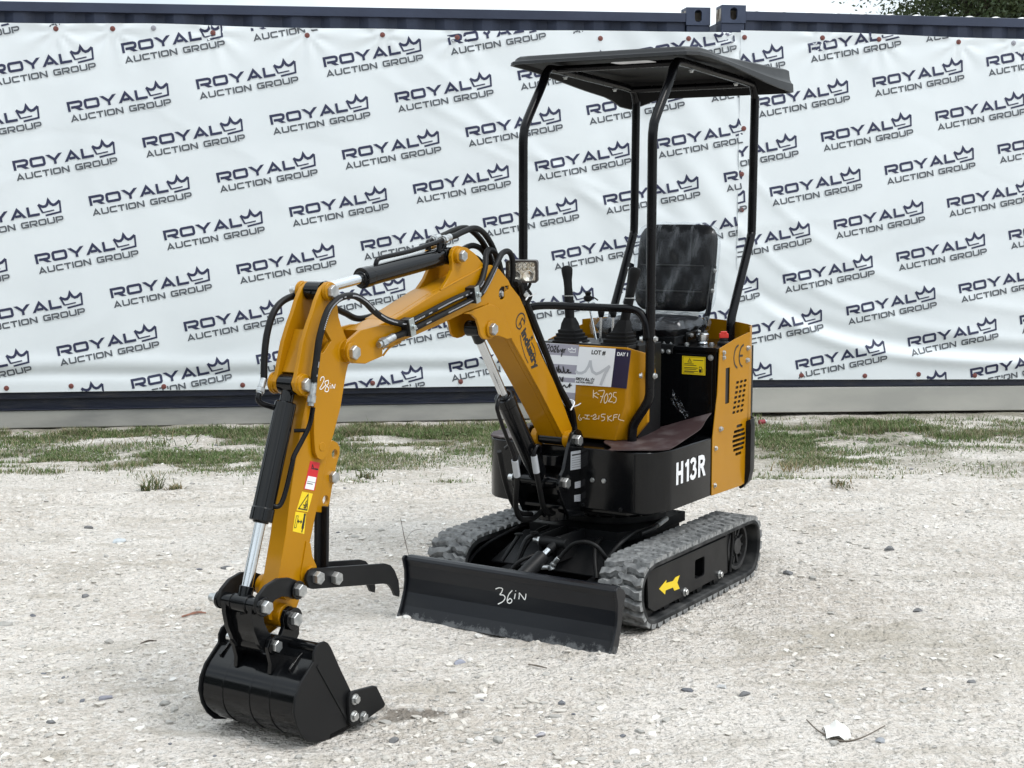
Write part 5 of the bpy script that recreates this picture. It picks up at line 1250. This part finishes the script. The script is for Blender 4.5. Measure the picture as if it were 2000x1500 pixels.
# lettering along the boom
a_ = Vector((.829,1.110)); b_ = Vector((.722,.946)); dd = (b_-a_).normalized(); nn_ = Vector((dd.y, -dd.x))
fb_ = lambda u, v, h: (a_.x+dd.x*u+nn_.x*v, .0276+h, a_.y+dd.y*u+nn_.y*v)
mb = MB()
strokes_to(mb, [([(math.cos(t)*.026, math.sin(t)*.032) for t in [R(20+300*k/20) for k in range(21)]],0,0,.0055)], lambda u, v, h: fb_(u-.026, v+.012, h), 0)
strokes_to(mb, [([(.006,-.018),(-.002,.016),(.020,.020)],0,0,.005),([(.004,-.004),(.020,-.006),(.022,-.022)],0,0,.005)], lambda u, v, h: fb_(u-.026, v+.012, h), 0, eps0=.0004)
text_mesh(mb, 'industry', .052, lambda u, v, h: fb_(.012+u, v-.008, 0), 0, sx=1.0, bold=.0028)
strokes_to(mb, [([(.015,-.018),(.05,-.029),(.10,-.034),(.135,-.030)],0,0,.004)], fb_, 0); strokes_to(mb, [([(.085,.030),(.115,.034),(.140,.028),(.152,.014)],0,0,.004)], fb_, 0, eps0=.0004)
strokes_to(mb, [([(.066,.036),(.078,.048)],0,0,.005),([(.066,.048),(.078,.036)],0,0,.005)], fb_, 0, eps0=.0008)
mb.build('boom_lettering', 'ink', boom, recalc=False)
# hose clamps
for c, ang in (((1.547,1.166),.245),((1.170,1.252),.26)):
    d = Vector((-math.cos(ang), 0, math.sin(ang))); u = Vector((math.sin(ang), 0, math.cos(ang))); cc = Vector((c[0], .045, c[1]))
    mb = MB(); mb.obox(cc, d*.014, (0,.018,0), u*.028, 0); mb.obox(cc+Vector((0,.020,0)), d*.013, (0,.002,0), u*.029, 1); mb.bolt(cc+Vector((0,.022,0)), PL, .008, .008, 1)
    mb.build('hose_clamp', ['ink', 'clampzinc'], boom, bevel=.0015)

# ---- arm
plateP = [(1.908,1.324),(1.884,1.323),(1.866,1.306),(1.862,1.256),(1.856,1.215),(1.843,1.184),(1.817,1.144),(1.802,1.112),(1.803,1.09),(1.811,1.071),(1.824,1.039),(1.841,.982),(1.853,.938),(1.888,.860),(1.921,.800),(1.934,.790),(1.950,.789),(1.966,.797),(1.976,.815),(1.979,.84),(1.981,.878),(1.977,.958),(2.011,.989),(2.037,.996),(2.058,1.010),(2.066,1.034),(2.055,1.056),(2.041,1.101),(2.026,1.148),(1.999,1.202),(1.98,1.233),(1.96,1.273),(1.935,1.308)]
tri = [(1.924,1.185),(1.893,1.146),(1.930,1.113),(1.945,1.113)]
boxP = [(1.975,1.03),(2.03,.875),(2.076,.70),(2.1,.584),(2.133,.469),(2.154,.434),(2.175,.385),(2.185,.365),(2.178,.345),(2.117,.318),(2.068,.335),(2.046,.369),(2.023,.417),(1.992,.534),(1.958,.631),(1.895,.82),(1.850,.95),(1.825,1.06)]
mb = MB()
for l0, l1 in ((.0,.0145),(-.0745,-.060)): mb.fz(plateP, l0, l1, 0, [tri[::-1]])
# box beam with softened front corners
fb2 = [(f, z) for f, z in boxP]
cx_ = [(-.0595,.0),(-.0005,.0)]
mb.fz(boxP, -.0600, -.0003)
mb.obox((2.000,-.03,1.12), (-.030,0,.062), (0,.030,0), (.006,0,.003))
for (f, z), r_ in (((1.908,1.296),.030),((2.035,1.027),.034)):
    for l0, l1 in ((.014,.030),(-.090,-.074)): mb.cyl((f,l0,z),(f,l1,z),r_*.92, n=28); mb.cyl((f,l0,z),(f,(l0+l1)/2,z),r_, n=28)
mb.cyl((1.822,-.0755,1.106),(1.822,.0155,1.106),.040, n=32)
mb.cyl((1.944,.012,.829),(1.944,.0165,.829),.014, n=20)
mb.cyl((2.115,-.085,.426),(2.115,.025,.426),.032, n=28); mb.cyl((2.131,-.085,.350),(2.131,.025,.350),.036, n=28); mb.cyl((2.131,-.05,.30),(2.131,-.01,.33),.016)
for l0, l1 in ((-.010,.004),(-.064,-.050)): mb.fz([(1.992,.54),(1.985,.50),(1.965,.462),(1.968,.435),(1.988,.415),(2.03,.41),(2.04,.45),(2.01,.55)], l0, l1)
mb.cyl((1.994,-.08,.440),(1.994,.012,.440),.030, n=28)
tpl = [(1.90,.80),(1.877,.805),(1.862,.830),(1.846,.832),(1.826,.822),(1.814,.806),(1.815,.785),(1.830,.756),(1.838,.733),(1.839,.698),(1.852,.694),(1.860,.667),(1.867,.640),(1.880,.622),(1.900,.614),(1.935,.622),(1.975,.64)]
mb.fz(tpl, -.036, -.022, 0, [circ(1.840,.789,.0135,16)[::-1], circ(1.887,.652,.0135,16)[::-1]])
arm = mb.build('arm', 'yellow', EX, bevel=.002, angle=30)
for (f, z), l in (((1.908,1.296),.030),((2.035,1.027),.030)):
    bolt(arm, (f,l,z), PL, .0205, .014, dome=False); bolt(arm, (f,-.06-l,z), (0,-1,0), .019, .016)
bolt(arm, (1.852,-.022,.718), PL, .019, .014, dome=False)
fa = lambda u, v, h: (u, .0152+h, v)
mb = MB(); hand(mb, [[(1.949,1.030),(1.944,1.039),(1.933,1.040),(1.932,1.030),(1.944,1.015),(1.952,1.007),(1.945,1.004),(1.936,1.008),(1.925,1.014)],[(1.911,1.028),(1.927,1.025),(1.924,1.015),(1.911,1.004),(1.915,.994),(1.928,.997),(1.924,1.007),(1.912,1.018),(1.911,1.028)],[(1.904,1.012),(1.904,1.002)],[(1.9035,1.018),(1.9035,1.0165)],[(1.896,1.001),(1.894,1.013),(1.885,1.001),(1.880,1.013)]], fa, .0028)
mb.build('marker_writing', 'chalk', arm)
f0 = lambda u, v, h: (u, .0009+h, v)
def quad(mb, q, l, mat): mb.fz(q, l, l+.0004, mat)
mb = MB(); quad(mb, [(1.983,.790),(1.938,.777),(1.966,.695),(2.016,.709)], -.0002, 0); quad(mb, [(1.9945,.746),(1.9565,.735),(1.970,.698),(2.011,.710)], .0002, 1)
quad(mb, [(1.999,.731),(1.960,.7195),(1.9605,.7185),(1.9995,.730)], .0006, 2); quad(mb, [(2.001,.726),(1.974,.718),(1.975,.716),(2.002,.724)], .0006, 2)
strokes_to(mb, [([(1.978,.766),(1.974,.777),(1.967,.763)],1,0,.003)], f0, 2); quad(mb, [(1.963,.765),(1.947,.760),(1.9485,.756),(1.9645,.761)], .0006, 2); mb.build('danger_sticker', ['red', 'white', 'ink'], arm)
mb = MB(); quad(mb, [(2.023,.703),(1.974,.688),(1.999,.636),(2.050,.650)], -.0002, 0); strokes_to(mb, [([(2.041,.654),(2.003,.643),(1.996,.690)],1,0,.0035)], f0, 1)
hand(mb, [[(2.004,.672),(2.008,.664),(2.002,.660)],[(2.020,.663),(2.012,.656),(2.010,.650),(2.018,.654)],[(2.012,.662),(2.004,.654)]], lambda u, v, h: f0(u, v, h+.0004), .003, 1); mb.build('warning_sticker', ['stickyel', 'ink'], arm)
mb = MB(); quad(mb, [(2.006,.634),(2.055,.647),(2.069,.590),(2.017,.572)], -.0002, 0)
strokes_to(mb, [([(2.051,.634),(2.043,.632),(2.054,.598),(2.062,.600)],1,0,.0018)], f0, 1)
quad(mb, [(2.018,.627),(2.010,.625),(2.020,.588),(2.030,.591)], .0002, 1); mb.fz(circ(2.013,.630,.005,10), .0002, .0006, 1); quad(mb, [(2.022,.590),(2.026,.591),(2.031,.580),(2.026,.578)], .0002, 1)
strokes_to(mb, [([(2.046,.616),(2.028,.611)],0,0,.003)], f0, 1); quad(mb, [(2.047,.617),(2.040,.622),(2.043,.609)], .0006, 1); quad(mb, [(2.026,.610),(2.034,.607),(2.031,.619)], .0006, 1)
mb.build('distance_sticker', ['stickyel', 'ink'], arm)

# ---- hydraulic cylinders
LC = -.03
def ram(name, eye0, eye1, b0, b1, rb, rr_, e0=.028, e1=.028, flange=True, cap_at=1):
    """barrel from t=b0 to t=b1 along eye0->eye1, rod from b1 on to eye1"""
    A = Vector((eye0[0], LC, eye0[1])); B = Vector((eye1[0], LC, eye1[1])); d = (B-A)
    mb = MB(); un = d.normalized(); p0 = A+d*b0; p1 = A+d*b1; ln = (p1-p0).length
    mb.lathe(p0, un, [(0, rb*.9), (.004, rb), (ln-.040, rb), (ln-.038, rb*1.07), (ln-.002, rb*1.07), (ln, rb*1.02)], 36)
    mb.lathe(p1, un, [(-.002, rb*.75), (.004, rb*.72), (.006, rr_*1.25)], 28)
    mb.cyl(A, p0, rb*.62, rb*.62); mb.cyl(A-Vector((0,e0,0)), A+Vector((0,e0,0)), .030, n=28)
    c = mb.build(name, 'black', EX, bevel=.0015)
    mb = MB(); mb.cyl(p1, A+d*.93, rr_, n=28); mb.build('rod', 'chrome', c)
    mb = MB(); mb.cyl(A+d*.925, B, rr_*1.35, rr_*1.3, n=24); mb.cyl(B-Vector((0,e1,0)), B+Vector((0,e1,0)), .028, n=28); mb.cyl(B+un*.026-Vector((0,0,0)), B+un*.034, .004, n=8); mb.build('rod_eye', 'black', c, bevel=.002)
    return c
bcyl = ram('boom_cylinder', (.594,.509), (1.047,1.124), .05, .575, .0355, .0165)
acyl = ram('arm_cylinder', (1.229,1.384), (1.908,1.297), .045, .675, .0315, .0165)
kcyl = ram('bucket_cylinder', (2.035,1.026), (2.256,.409), .085, .632, .0325, .0165, e1=.026)
def pipe(pts, parent, r=.007, end=None, sm=6):
    mb = MB(); mb.tube(pts, r, 10, sm)
    if end: mb.lathe(end[0], end[1], [(-.004,.009),(0,.012),(.012,.012),(.016,.009)], 12)
    return mb.build('steel_pipe', 'tube', parent)
pipe([(1.612,LC,1.352),(1.610,LC,1.372),(1.598,LC,1.384),(1.568,LC,1.389),(1.44,-.025,1.404),(1.31,-.015,1.428),(1.27,-.008,1.438)], acyl, .008)
pipe([(1.31,-.04,1.405),(1.31,-.04,1.425),(1.30,-.045,1.432),(1.275,-.05,1.436)], acyl, .010); pipe([(1.29,-.01,1.398),(1.285,-.012,1.43)], acyl, .009, sm=0); pipe([(1.245,LC,1.40),(1.235,LC,1.425)], acyl, .012, sm=0)
pipe([(2.008,.035,.958),(2.020,.030,.905),(2.045,.022,.862),(2.078,.018,.820),(2.087,.018,.797),(2.113,.014,.720),(2.130,.010,.685),(2.142,.004,.677),(2.150,-.004,.682)], kcyl, .0075)
pipe([(2.028,.026,.890),(2.050,-.004,.890)], kcyl, .006, sm=0)
pipe([(2.092,-.100,.999),(2.100,-.098,.985),(2.093,-.092,.970),(2.065,-.075,.957),(2.055,-.055,.950)], kcyl, .0085)
pipe([(.930,.000,.872),(.952,.010,.866),(.966,.014,.850),(.968,.014,.828),(.930,.012,.764),(.868,.010,.672),(.850,.010,.640)], bcyl, .0075)
pipe([(.880,.010,.690),(.862,-.020,.672)], bcyl, .006, sm=0)
pipe([(.66,LC+.036,.63),(.675,.015,.655),(.70,.018,.662),(.715,.018,.650),(.722,.016,.630)], bcyl, .008)
# ---- hoses
hose([(2.017,.046,1.030),(2.012,.046,1.06),(2.002,.045,1.095),(1.985,.045,1.165),(1.948,.045,1.238),(1.909,.046,1.268),(1.867,.046,1.280),(1.818,.046,1.279),(1.768,.046,1.258),(1.722,.046,1.227),(1.665,.046,1.199),(1.603,.045,1.183),(1.549,.044,1.178),(1.45,.044,1.200),(1.303,.044,1.236),(1.172,.044,1.263),(1.128,.043,1.280),(1.101,.04,1.305),(1.068,.03,1.348),(1.042,.015,1.381),(1.003,0,1.398),(.962,-.005,1.392),(.925,-.01,1.362),(.895,-.015,1.315),(.872,-.015,1.262)], prt=(.03,.70))
fitting((2.016,.046,1.034), (2.030,.044,.965), .0115)
hose([(1.640,.046,1.137),(1.549,.044,1.150),(1.45,.044,1.172),(1.303,.044,1.205),(1.172,.044,1.235),(1.117,.043,1.252),(1.068,.036,1.283),(1.019,.03,1.325),(.979,.026,1.362),(.943,.02,1.386),(.898,.015,1.391),(.862,.008,1.370),(.842,0,1.325),(.840,-.005,1.262)], prt=(.1,.6))
fitting((1.622,.046,1.140), (1.700,.046,1.120), .0135)
hose([(2.066,-.104,1.036),(2.058,-.108,1.10),(2.043,-.11,1.168),(2.016,-.11,1.227),(1.978,-.11,1.261),(1.926,-.108,1.278),(1.87,-.106,1.277),(1.80,-.105,1.258),(1.756,-.105,1.243),(1.68,-.105,1.214),(1.60,-.102,1.19),(1.45,-.10,1.21),(1.25,-.10,1.25),(1.10,-.095,1.31),(1.0,-.08,1.37),(.94,-.07,1.35),(.905,-.06,1.30)])
fitting((2.066,-.104,1.040), (2.092,-.100,.996), .0115)
hose([(1.238,-.004,1.447),(1.20,-.004,1.452),(1.159,-.004,1.463),(1.096,-.004,1.475),(1.048,-.006,1.469),(.999,-.01,1.445),(.949,-.015,1.403),(.916,-.02,1.357),(.885,-.03,1.305),(.855,-.03,1.25)]); fitting((1.232,-.004,1.448),(1.275,-.006,1.437),.0125)
hose([(1.235,-.05,1.446),(1.19,-.05,1.456),(1.148,-.05,1.467),(1.085,-.05,1.476),(1.037,-.05,1.467),(.972,-.05,1.43),(.918,-.052,1.377),(.890,-.055,1.33),(.862,-.055,1.27)]); fitting((1.230,-.05,1.447),(1.275,-.05,1.437),.0125)
hose([(1.105,-.055,1.375),(1.085,-.06,1.395),(1.039,-.062,1.410),(.997,-.062,1.412),(.951,-.062,1.397),(.914,-.062,1.362),(.885,-.064,1.31),(.855,-.065,1.255)])
bundle = [(.872,1.262),(.842,1.262),(.805,1.215),(.735,1.108),(.64,.975),(.555,.868),(.475,.775),(.446,.742),(.424,.700),(.420,.655)]
for l, o in ((-.062,.006),(-.042,.014),(-.020,.006),(.000,.013),(.016,.004)):
    hose([(f-.018*1-o*.8, l*(1 if k < 7 else .7)+.004*math.sin(k*2+l*60), z+.008+o*.5) for k, (f, z) in enumerate(bundle)], .0098)
for f, z in ((.805,1.218),(.475,.776)):
    mb = MB(); mb.tube([(f-.005,.029,z-.005),(f-.045,.022,z+.022),(f-.052,-.02,z+.028),(f-.048,-.07,z+.024),(f-.005,-.088,z)], .0028, 8, 4); mb.tube([(f-.020,.029,z+.006),(f-.030,.045,z+.012),(f-.036,.056,z+.02)], .002, 6, 3); mb.build('cable_tie', 'white', EX)
hose([(.722,.016,.632),(.706,.016,.575),(.690,.016,.53),(.667,.012,.481),(.637,.006,.425),(.600,0,.392),(.560,-.002,.378),(.520,-.002,.388),(.492,-.004,.418)], .0105)
mb = MB(); mb.cyl((.720,.016,.628),(.700,.016,.560),.0125, n=16); mb.build('hose_fitting', 'alu', EX, bevel=.001)
hose([(.845,.010,.638),(.822,.004,.590),(.80,-.01,.53),(.775,-.03,.47),(.735,-.05,.41),(.68,-.06,.37),(.60,-.06,.36),(.54,-.05,.385)], .0105)
mb = MB(); mb.cyl((.842,.008,.628),(.812,0,.562),.0125, n=16); mb.build('hose_fitting', 'alu', EX, bevel=.001)
hose([(.83,-.068,.652),(.80,-.075,.59),(.77,-.08,.53),(.72,-.085,.45),(.66,-.085,.39),(.58,-.08,.37)], .0095)

# ---- work light
wl = bpy.data.objects.new('work_light', None); COL.objects.link(wl); wl.parent = EX; wl.location = (.800, .012, 1.316); wl.rotation_euler = (0, R(3), R(24))
mb = MB(); mb._prism(rrect(-.058,-.041,.058,.041,.010,4), lambda p, t: (t, p[0], p[1]), -.030, .012, 0, [rrect(-.050,-.034,.050,.034,.006,3)[::-1]])
mb.box((-.028,-.052,-.036),(-.010,.052,.036)); 
for k in range(6): mb.box((-.045,-.05+k*.018,-.034),(-.028,-.046+k*.018,.034))
mb.build('lamp_housing', 'lamp_body', wl, bevel=.003)
mb = MB(); mb.box((-.010,-.0495,-.0335),(-.003,.0495,.0335),0)
for r_ in range(2):
    for c in range(6): mb.lathe((-.003, -.041+c*.0164, .024-r_*.0145), (1,0,0), [(0,.0075),(.008,.0078),(.0085,.0066),(.001,.003)], 12, 0)
for c in (-.024, .024):
    mb.lathe((-.003, c, -.0165), (1,0,0), [(0,.021),(.009,.0215),(.0095,.0195),(.001,.006)], 20, 0)
mb.build('led_reflector', 'lens', wl, recalc=True, angle=30)
mb = MB(); mb.box((.0075,-.0495,-.0335),(.0085,.0495,.0335)); mb.build('lens_glass', 'film_clear', wl) if 'film_clear' in M else None
mb = MB(); mb.tube([(-.01,-.030,-.043),(-.012,-.020,-.062),(-.012,0,-.066),(-.012,.020,-.062),(-.01,.030,-.043)], .006, 8, 4, 0); mb.cyl((-.012,0,-.066),(-.012,0,-.125),.012, mat=0); mb.bolt((-.006,.012,-.085),(1,.3,0),.009,.008,1); mb.tube([(-.012,.02,-.07),(-.02,.03,-.09),(-.015,.02,-.115)], .007, 8, 4, 0)
mb.build('lamp_bracket', ['satin', 'zinc'], wl, bevel=.002)

# ---- thumb
th = [(2.040,.436),(2.036,.452),(2.024,.464),(2.006,.467),(1.65,.409),(1.622,.398),(1.600,.376),(1.580,.338),(1.574,.300),(1.576,.282),(1.597,.291),(1.612,.316),(1.632,.336),(1.662,.345),(2.010,.404),(2.028,.412)]
mb = MB(); mb.fz(th, .014, .026); mb.fz(th, -.086, -.074); mb.cyl((1.907,-.074,.416),(1.907,.014,.416),.020)
tb = mb.build('thumb', 'satin', EX, bevel=.002)
for f, z in ((1.994,.437),(1.907,.417)): bolt(tb, (f,.0262,z), PL, .0205, .018, dome=False); bolt(tb, (f,-.0865,z), (0,-1,0), .018, .014)
mb = MB(); mb.obox((1.900,-.030,.530), (.030,0,.002), (0,.006,0), (-.004,0,.110)); mb.obox((1.905,-.013,.53), (.006,0,0), (0,.012,0), (-.004,0,.105)); mb.build('thumb_strut', 'satin', EX, bevel=.002)

# ---- bucket linkage
def arc_band(cx, cz, r0, r1, a0, a1, n=14): return [(cx+r1*math.cos(R(a0+(a1-a0)*k/n)), cz+r1*math.sin(R(a0+(a1-a0)*k/n))) for k in range(n+1)]+[(cx+r0*math.cos(R(a1+(a0-a1)*k/n)), cz+r0*math.sin(R(a1+(a0-a1)*k/n))) for k in range(n+1)]
lk = [(2.262,.384),(2.281,.396),(2.287,.418),(2.276,.445),(2.240,.468),(2.19,.478),(2.14,.470),(2.105,.454),(2.086,.436),(2.088,.412),(2.104,.399),(2.122,.401),(2.140,.412),(2.175,.421),(2.205,.417),(2.228,.402),(2.244,.386)]
for l0, l1 in ((.034,.047),(-.107,-.094)):
    mb = MB(); mb.fz(lk, l0, l1); s = 1 if l0 > 0 else -1
    o = mb.build('bucket_link', 'satin', EX, bevel=.003)
    for f, z in ((2.260,.411),(2.110,.427)):
        mbb = MB(); y = l1 if s > 0 else l0; mbb.cyl((f,y,z),(f,y+s*.010,z),.028, n=28); mbb.build('pin_collar', 'black', o, bevel=.002)
        bolt(o, (f, y+s*.010, z), (0,s,0), .020, .016, dome=False)
mb = MB(); mb.cyl((2.260,-.094,.411),(2.260,.034,.411),.0235, n=28); mb.cyl((2.260,-.0605,.411),(2.260,-.0585,.411),.026, n=28); mb.cyl((2.260,.0,.411),(2.260,.002,.411),.026, n=28)
hl = [(2.284,.412),(2.286,.385),(2.276,.340),(2.255,.295),(2.228,.262),(2.205,.254),(2.188,.262),(2.182,.280),(2.192,.298),(2.214,.322),(2.232,.355),(2.238,.395),(2.245,.412)]
for l0, l1 in ((.012,.028),(-.088,-.072)): mb.fz(hl, l0, l1)
mb.fz([(2.258,.400),(2.262,.37),(2.250,.32),(2.230,.285),(2.222,.290),(2.240,.325),(2.250,.37),(2.246,.40)], -.072, .012)
mb.cyl((2.206,-.088,.281),(2.206,.028,.281),.025, n=28)
mb.build('push_link', 'black', EX, bevel=.002)

# ---- bucket
BL0, BL1 = -.206, .161
back = [(2.165,.245),(2.202,.216),(2.232,.189),(2.250,.158),(2.257,.125),(2.253,.090),(2.238,.060),(2.215,.036),(2.190,.020),(2.140,.008),(2.08,.002),(2.02,.000)]
P_ = [(v.x, v.y) for v in catmull([(a, b, 0) for a, b in back], 4)]
def inner(P, t):
    out = []
    for i, p in enumerate(P):
        a = Vector(P[max(i-1, 0)]); b = Vector(P[min(i+1, len(P)-1)]); d = (b-a).normalized(); out.append((p[0]-d.y*-1*-t*1.0, p[1]+d.x*-t*1.0)) if False else out.append((p[0]+d.y*t, p[1]-d.x*t))
    return out
def shellpoly(P, t):
    I = inner(P, t); return P+I[::-1]
mb = MB(); mb.fz(shellpoly(P_, .008), BL0+.004, BL1-.004)
mb.fz([(2.165,.245),(2.150,.262),(2.128,.268),(2.110,.262),(2.103,.248),(2.125,.236),(2.16,.236)], BL0+.004, BL1-.004)
mb.cyl((2.128,BL0+.003,.268),(2.128,BL1-.003,.268),.018, n=24)
for l in (BL0+.085, BL0+.19, BL1-.10): mb.fz(shellpoly([(x+(.0022 if x > 2.1 else 0), z-(.0012)) for x, z in P_[4:-6]], .004), l-.0035, l+.0035)
mb.fz([(2.115,-.004),(1.955,.000),(1.950,.006),(1.965,.014),(2.11,.010)], BL0-.004, BL1+.004)
bk = mb.build('bucket', 'black', EX, bevel=.0015, angle=32)
sidep = [(2.126,.294),(2.112,.286),(2.099,.270),(2.055,.190),(2.006,.108),(1.990,.060),(1.988,.030),(2.00,.006),(2.045,-.006),(2.10,-.006),(2.16,.000),(2.205,.014),(2.235,.042),(2.256,.078),(2.267,.122),(2.260,.160),(2.238,.196),(2.202,.226),(2.178,.246),(2.177,.270),(2.164,.288),(2.146,.295)]
for l0, l1 in ((BL1-.004, BL1+.004), (BL0-.004, BL0+.004)):
    mb = MB(); mb.fz(sidep, l0, l1); mb.build('side_plate', 'satin', bk, bevel=.0025)
mb = MB(); mb.obox((2.097,BL1+.0045,.131), (-.066,0,-.100), (0,.0022,0), (.004,0,-.002)); mb.build('weld_bead', 'satin', bk)
for l, s in ((BL1+.004, 1), (BL0-.004, -1)):
    mb = MB(); y0, y1 = sorted((l, l+s*.014)); mb.fz([(2.035,.098),(2.028,.110),(2.010,.114),(1.912,.103),(1.900,.098),(1.857,.030),(1.863,.022),(1.94,.010),(1.960,.002),(2.02,.008),(2.033,.02)], y0, y1)
    o = mb.build('side_cutter', 'satin', bk, bevel=.004)
    for f, z in ((2.009,.089),(2.016,.039),(1.972,.024)): bolt(o, (f, l+s*.014, z), (0,s,0), .0125, .010)
for l in (BL0+.03, BL0+.145, BL1-.135, BL1-.02):
    mb = MB(); mb.add([(1.985,l-.020,.024),(1.985,l+.020,.024),(1.985,l+.020,.002),(1.985,l-.020,.002),(1.872,l-.017,.012),(1.872,l+.017,.012),(1.872,l+.017,.007),(1.872,l-.017,.007)], [(0,1,2,3),(7,6,5,4),(0,4,5,1),(1,5,6,2),(2,6,7,3),(3,7,4,0)]); mb.build('tooth', 'satin', bk, bevel=.002)
earp = [(2.131,.382),(2.155,.374),(2.167,.350),(2.163,.328),(2.178,.305),(2.200,.311),(2.226,.303),(2.237,.283),(2.230,.258),(2.222,.230),(2.226,.200),(2.190,.222),(2.150,.245),(2.118,.262),(2.096,.290),(2.095,.335),(2.106,.370)]
for l0, l1 in ((.029,.043),(-.103,-.089)):
    s = 1 if l0 > 0 else -1; y = l1 if s > 0 else l0; mb = MB(); mb.fz(earp, l0, l1); mb.cyl((2.131,y,.345),(2.131,y+s*.014,.345),.034, n=28); mb.cyl((2.206,y,.281),(2.206,y+s*.006,.281),.027, n=28)
    o = mb.build('bucket_ear', 'black', bk, bevel=.002)
    bolt(o, (2.131,y+s*.014,.345), (0,s,0), .021, .014, dome=False); bolt(o, (2.206,y+s*.006,.281), (0,s,0), .018, .010, dome=False)
mb = MB(); mb.cyl((2.13,.10,.200),(2.1302,.10,.2002),.01); 
mb = MB(); mb.fz([(2.205,.206),(2.150,.240),(2.145,.262),(2.17,.25),(2.21,.222)], .095, .103); mb.build('stiffener', 'black', bk, bevel=.002)
mb = MB(); mb.fz([(2.205,.206),(2.150,.240),(2.145,.262),(2.17,.25),(2.21,.222)], -.175, -.167); mb.build('stiffener', 'black', bk, bevel=.002)
# clear film scrap caught in the footwell
mb = MB(); P = []
for i in range(12):
    for j in range(6):
        t = i/11; P.append((.06-.03*t+.008*math.sin(i*1.9+j), .262+.055*t+.008*math.sin(j*2+i), .79-.075*t+(j-2.5)*.011*(1-.6*t)+.006*math.sin(i*2.3+j*1.7)))
mb.grid(P, 12, 6); o = mb.build('plastic_bag_scrap', 'film', None, recalc=False, angle=180)
o.matrix_world = Matrix.Translation((.453, 6.084, 0)) @ Matrix.Rotation(R(-122.3), 4, 'Z'); tag(o, 'crumpled clear plastic scrap hanging behind the console in the footwell', 'plastic scrap')
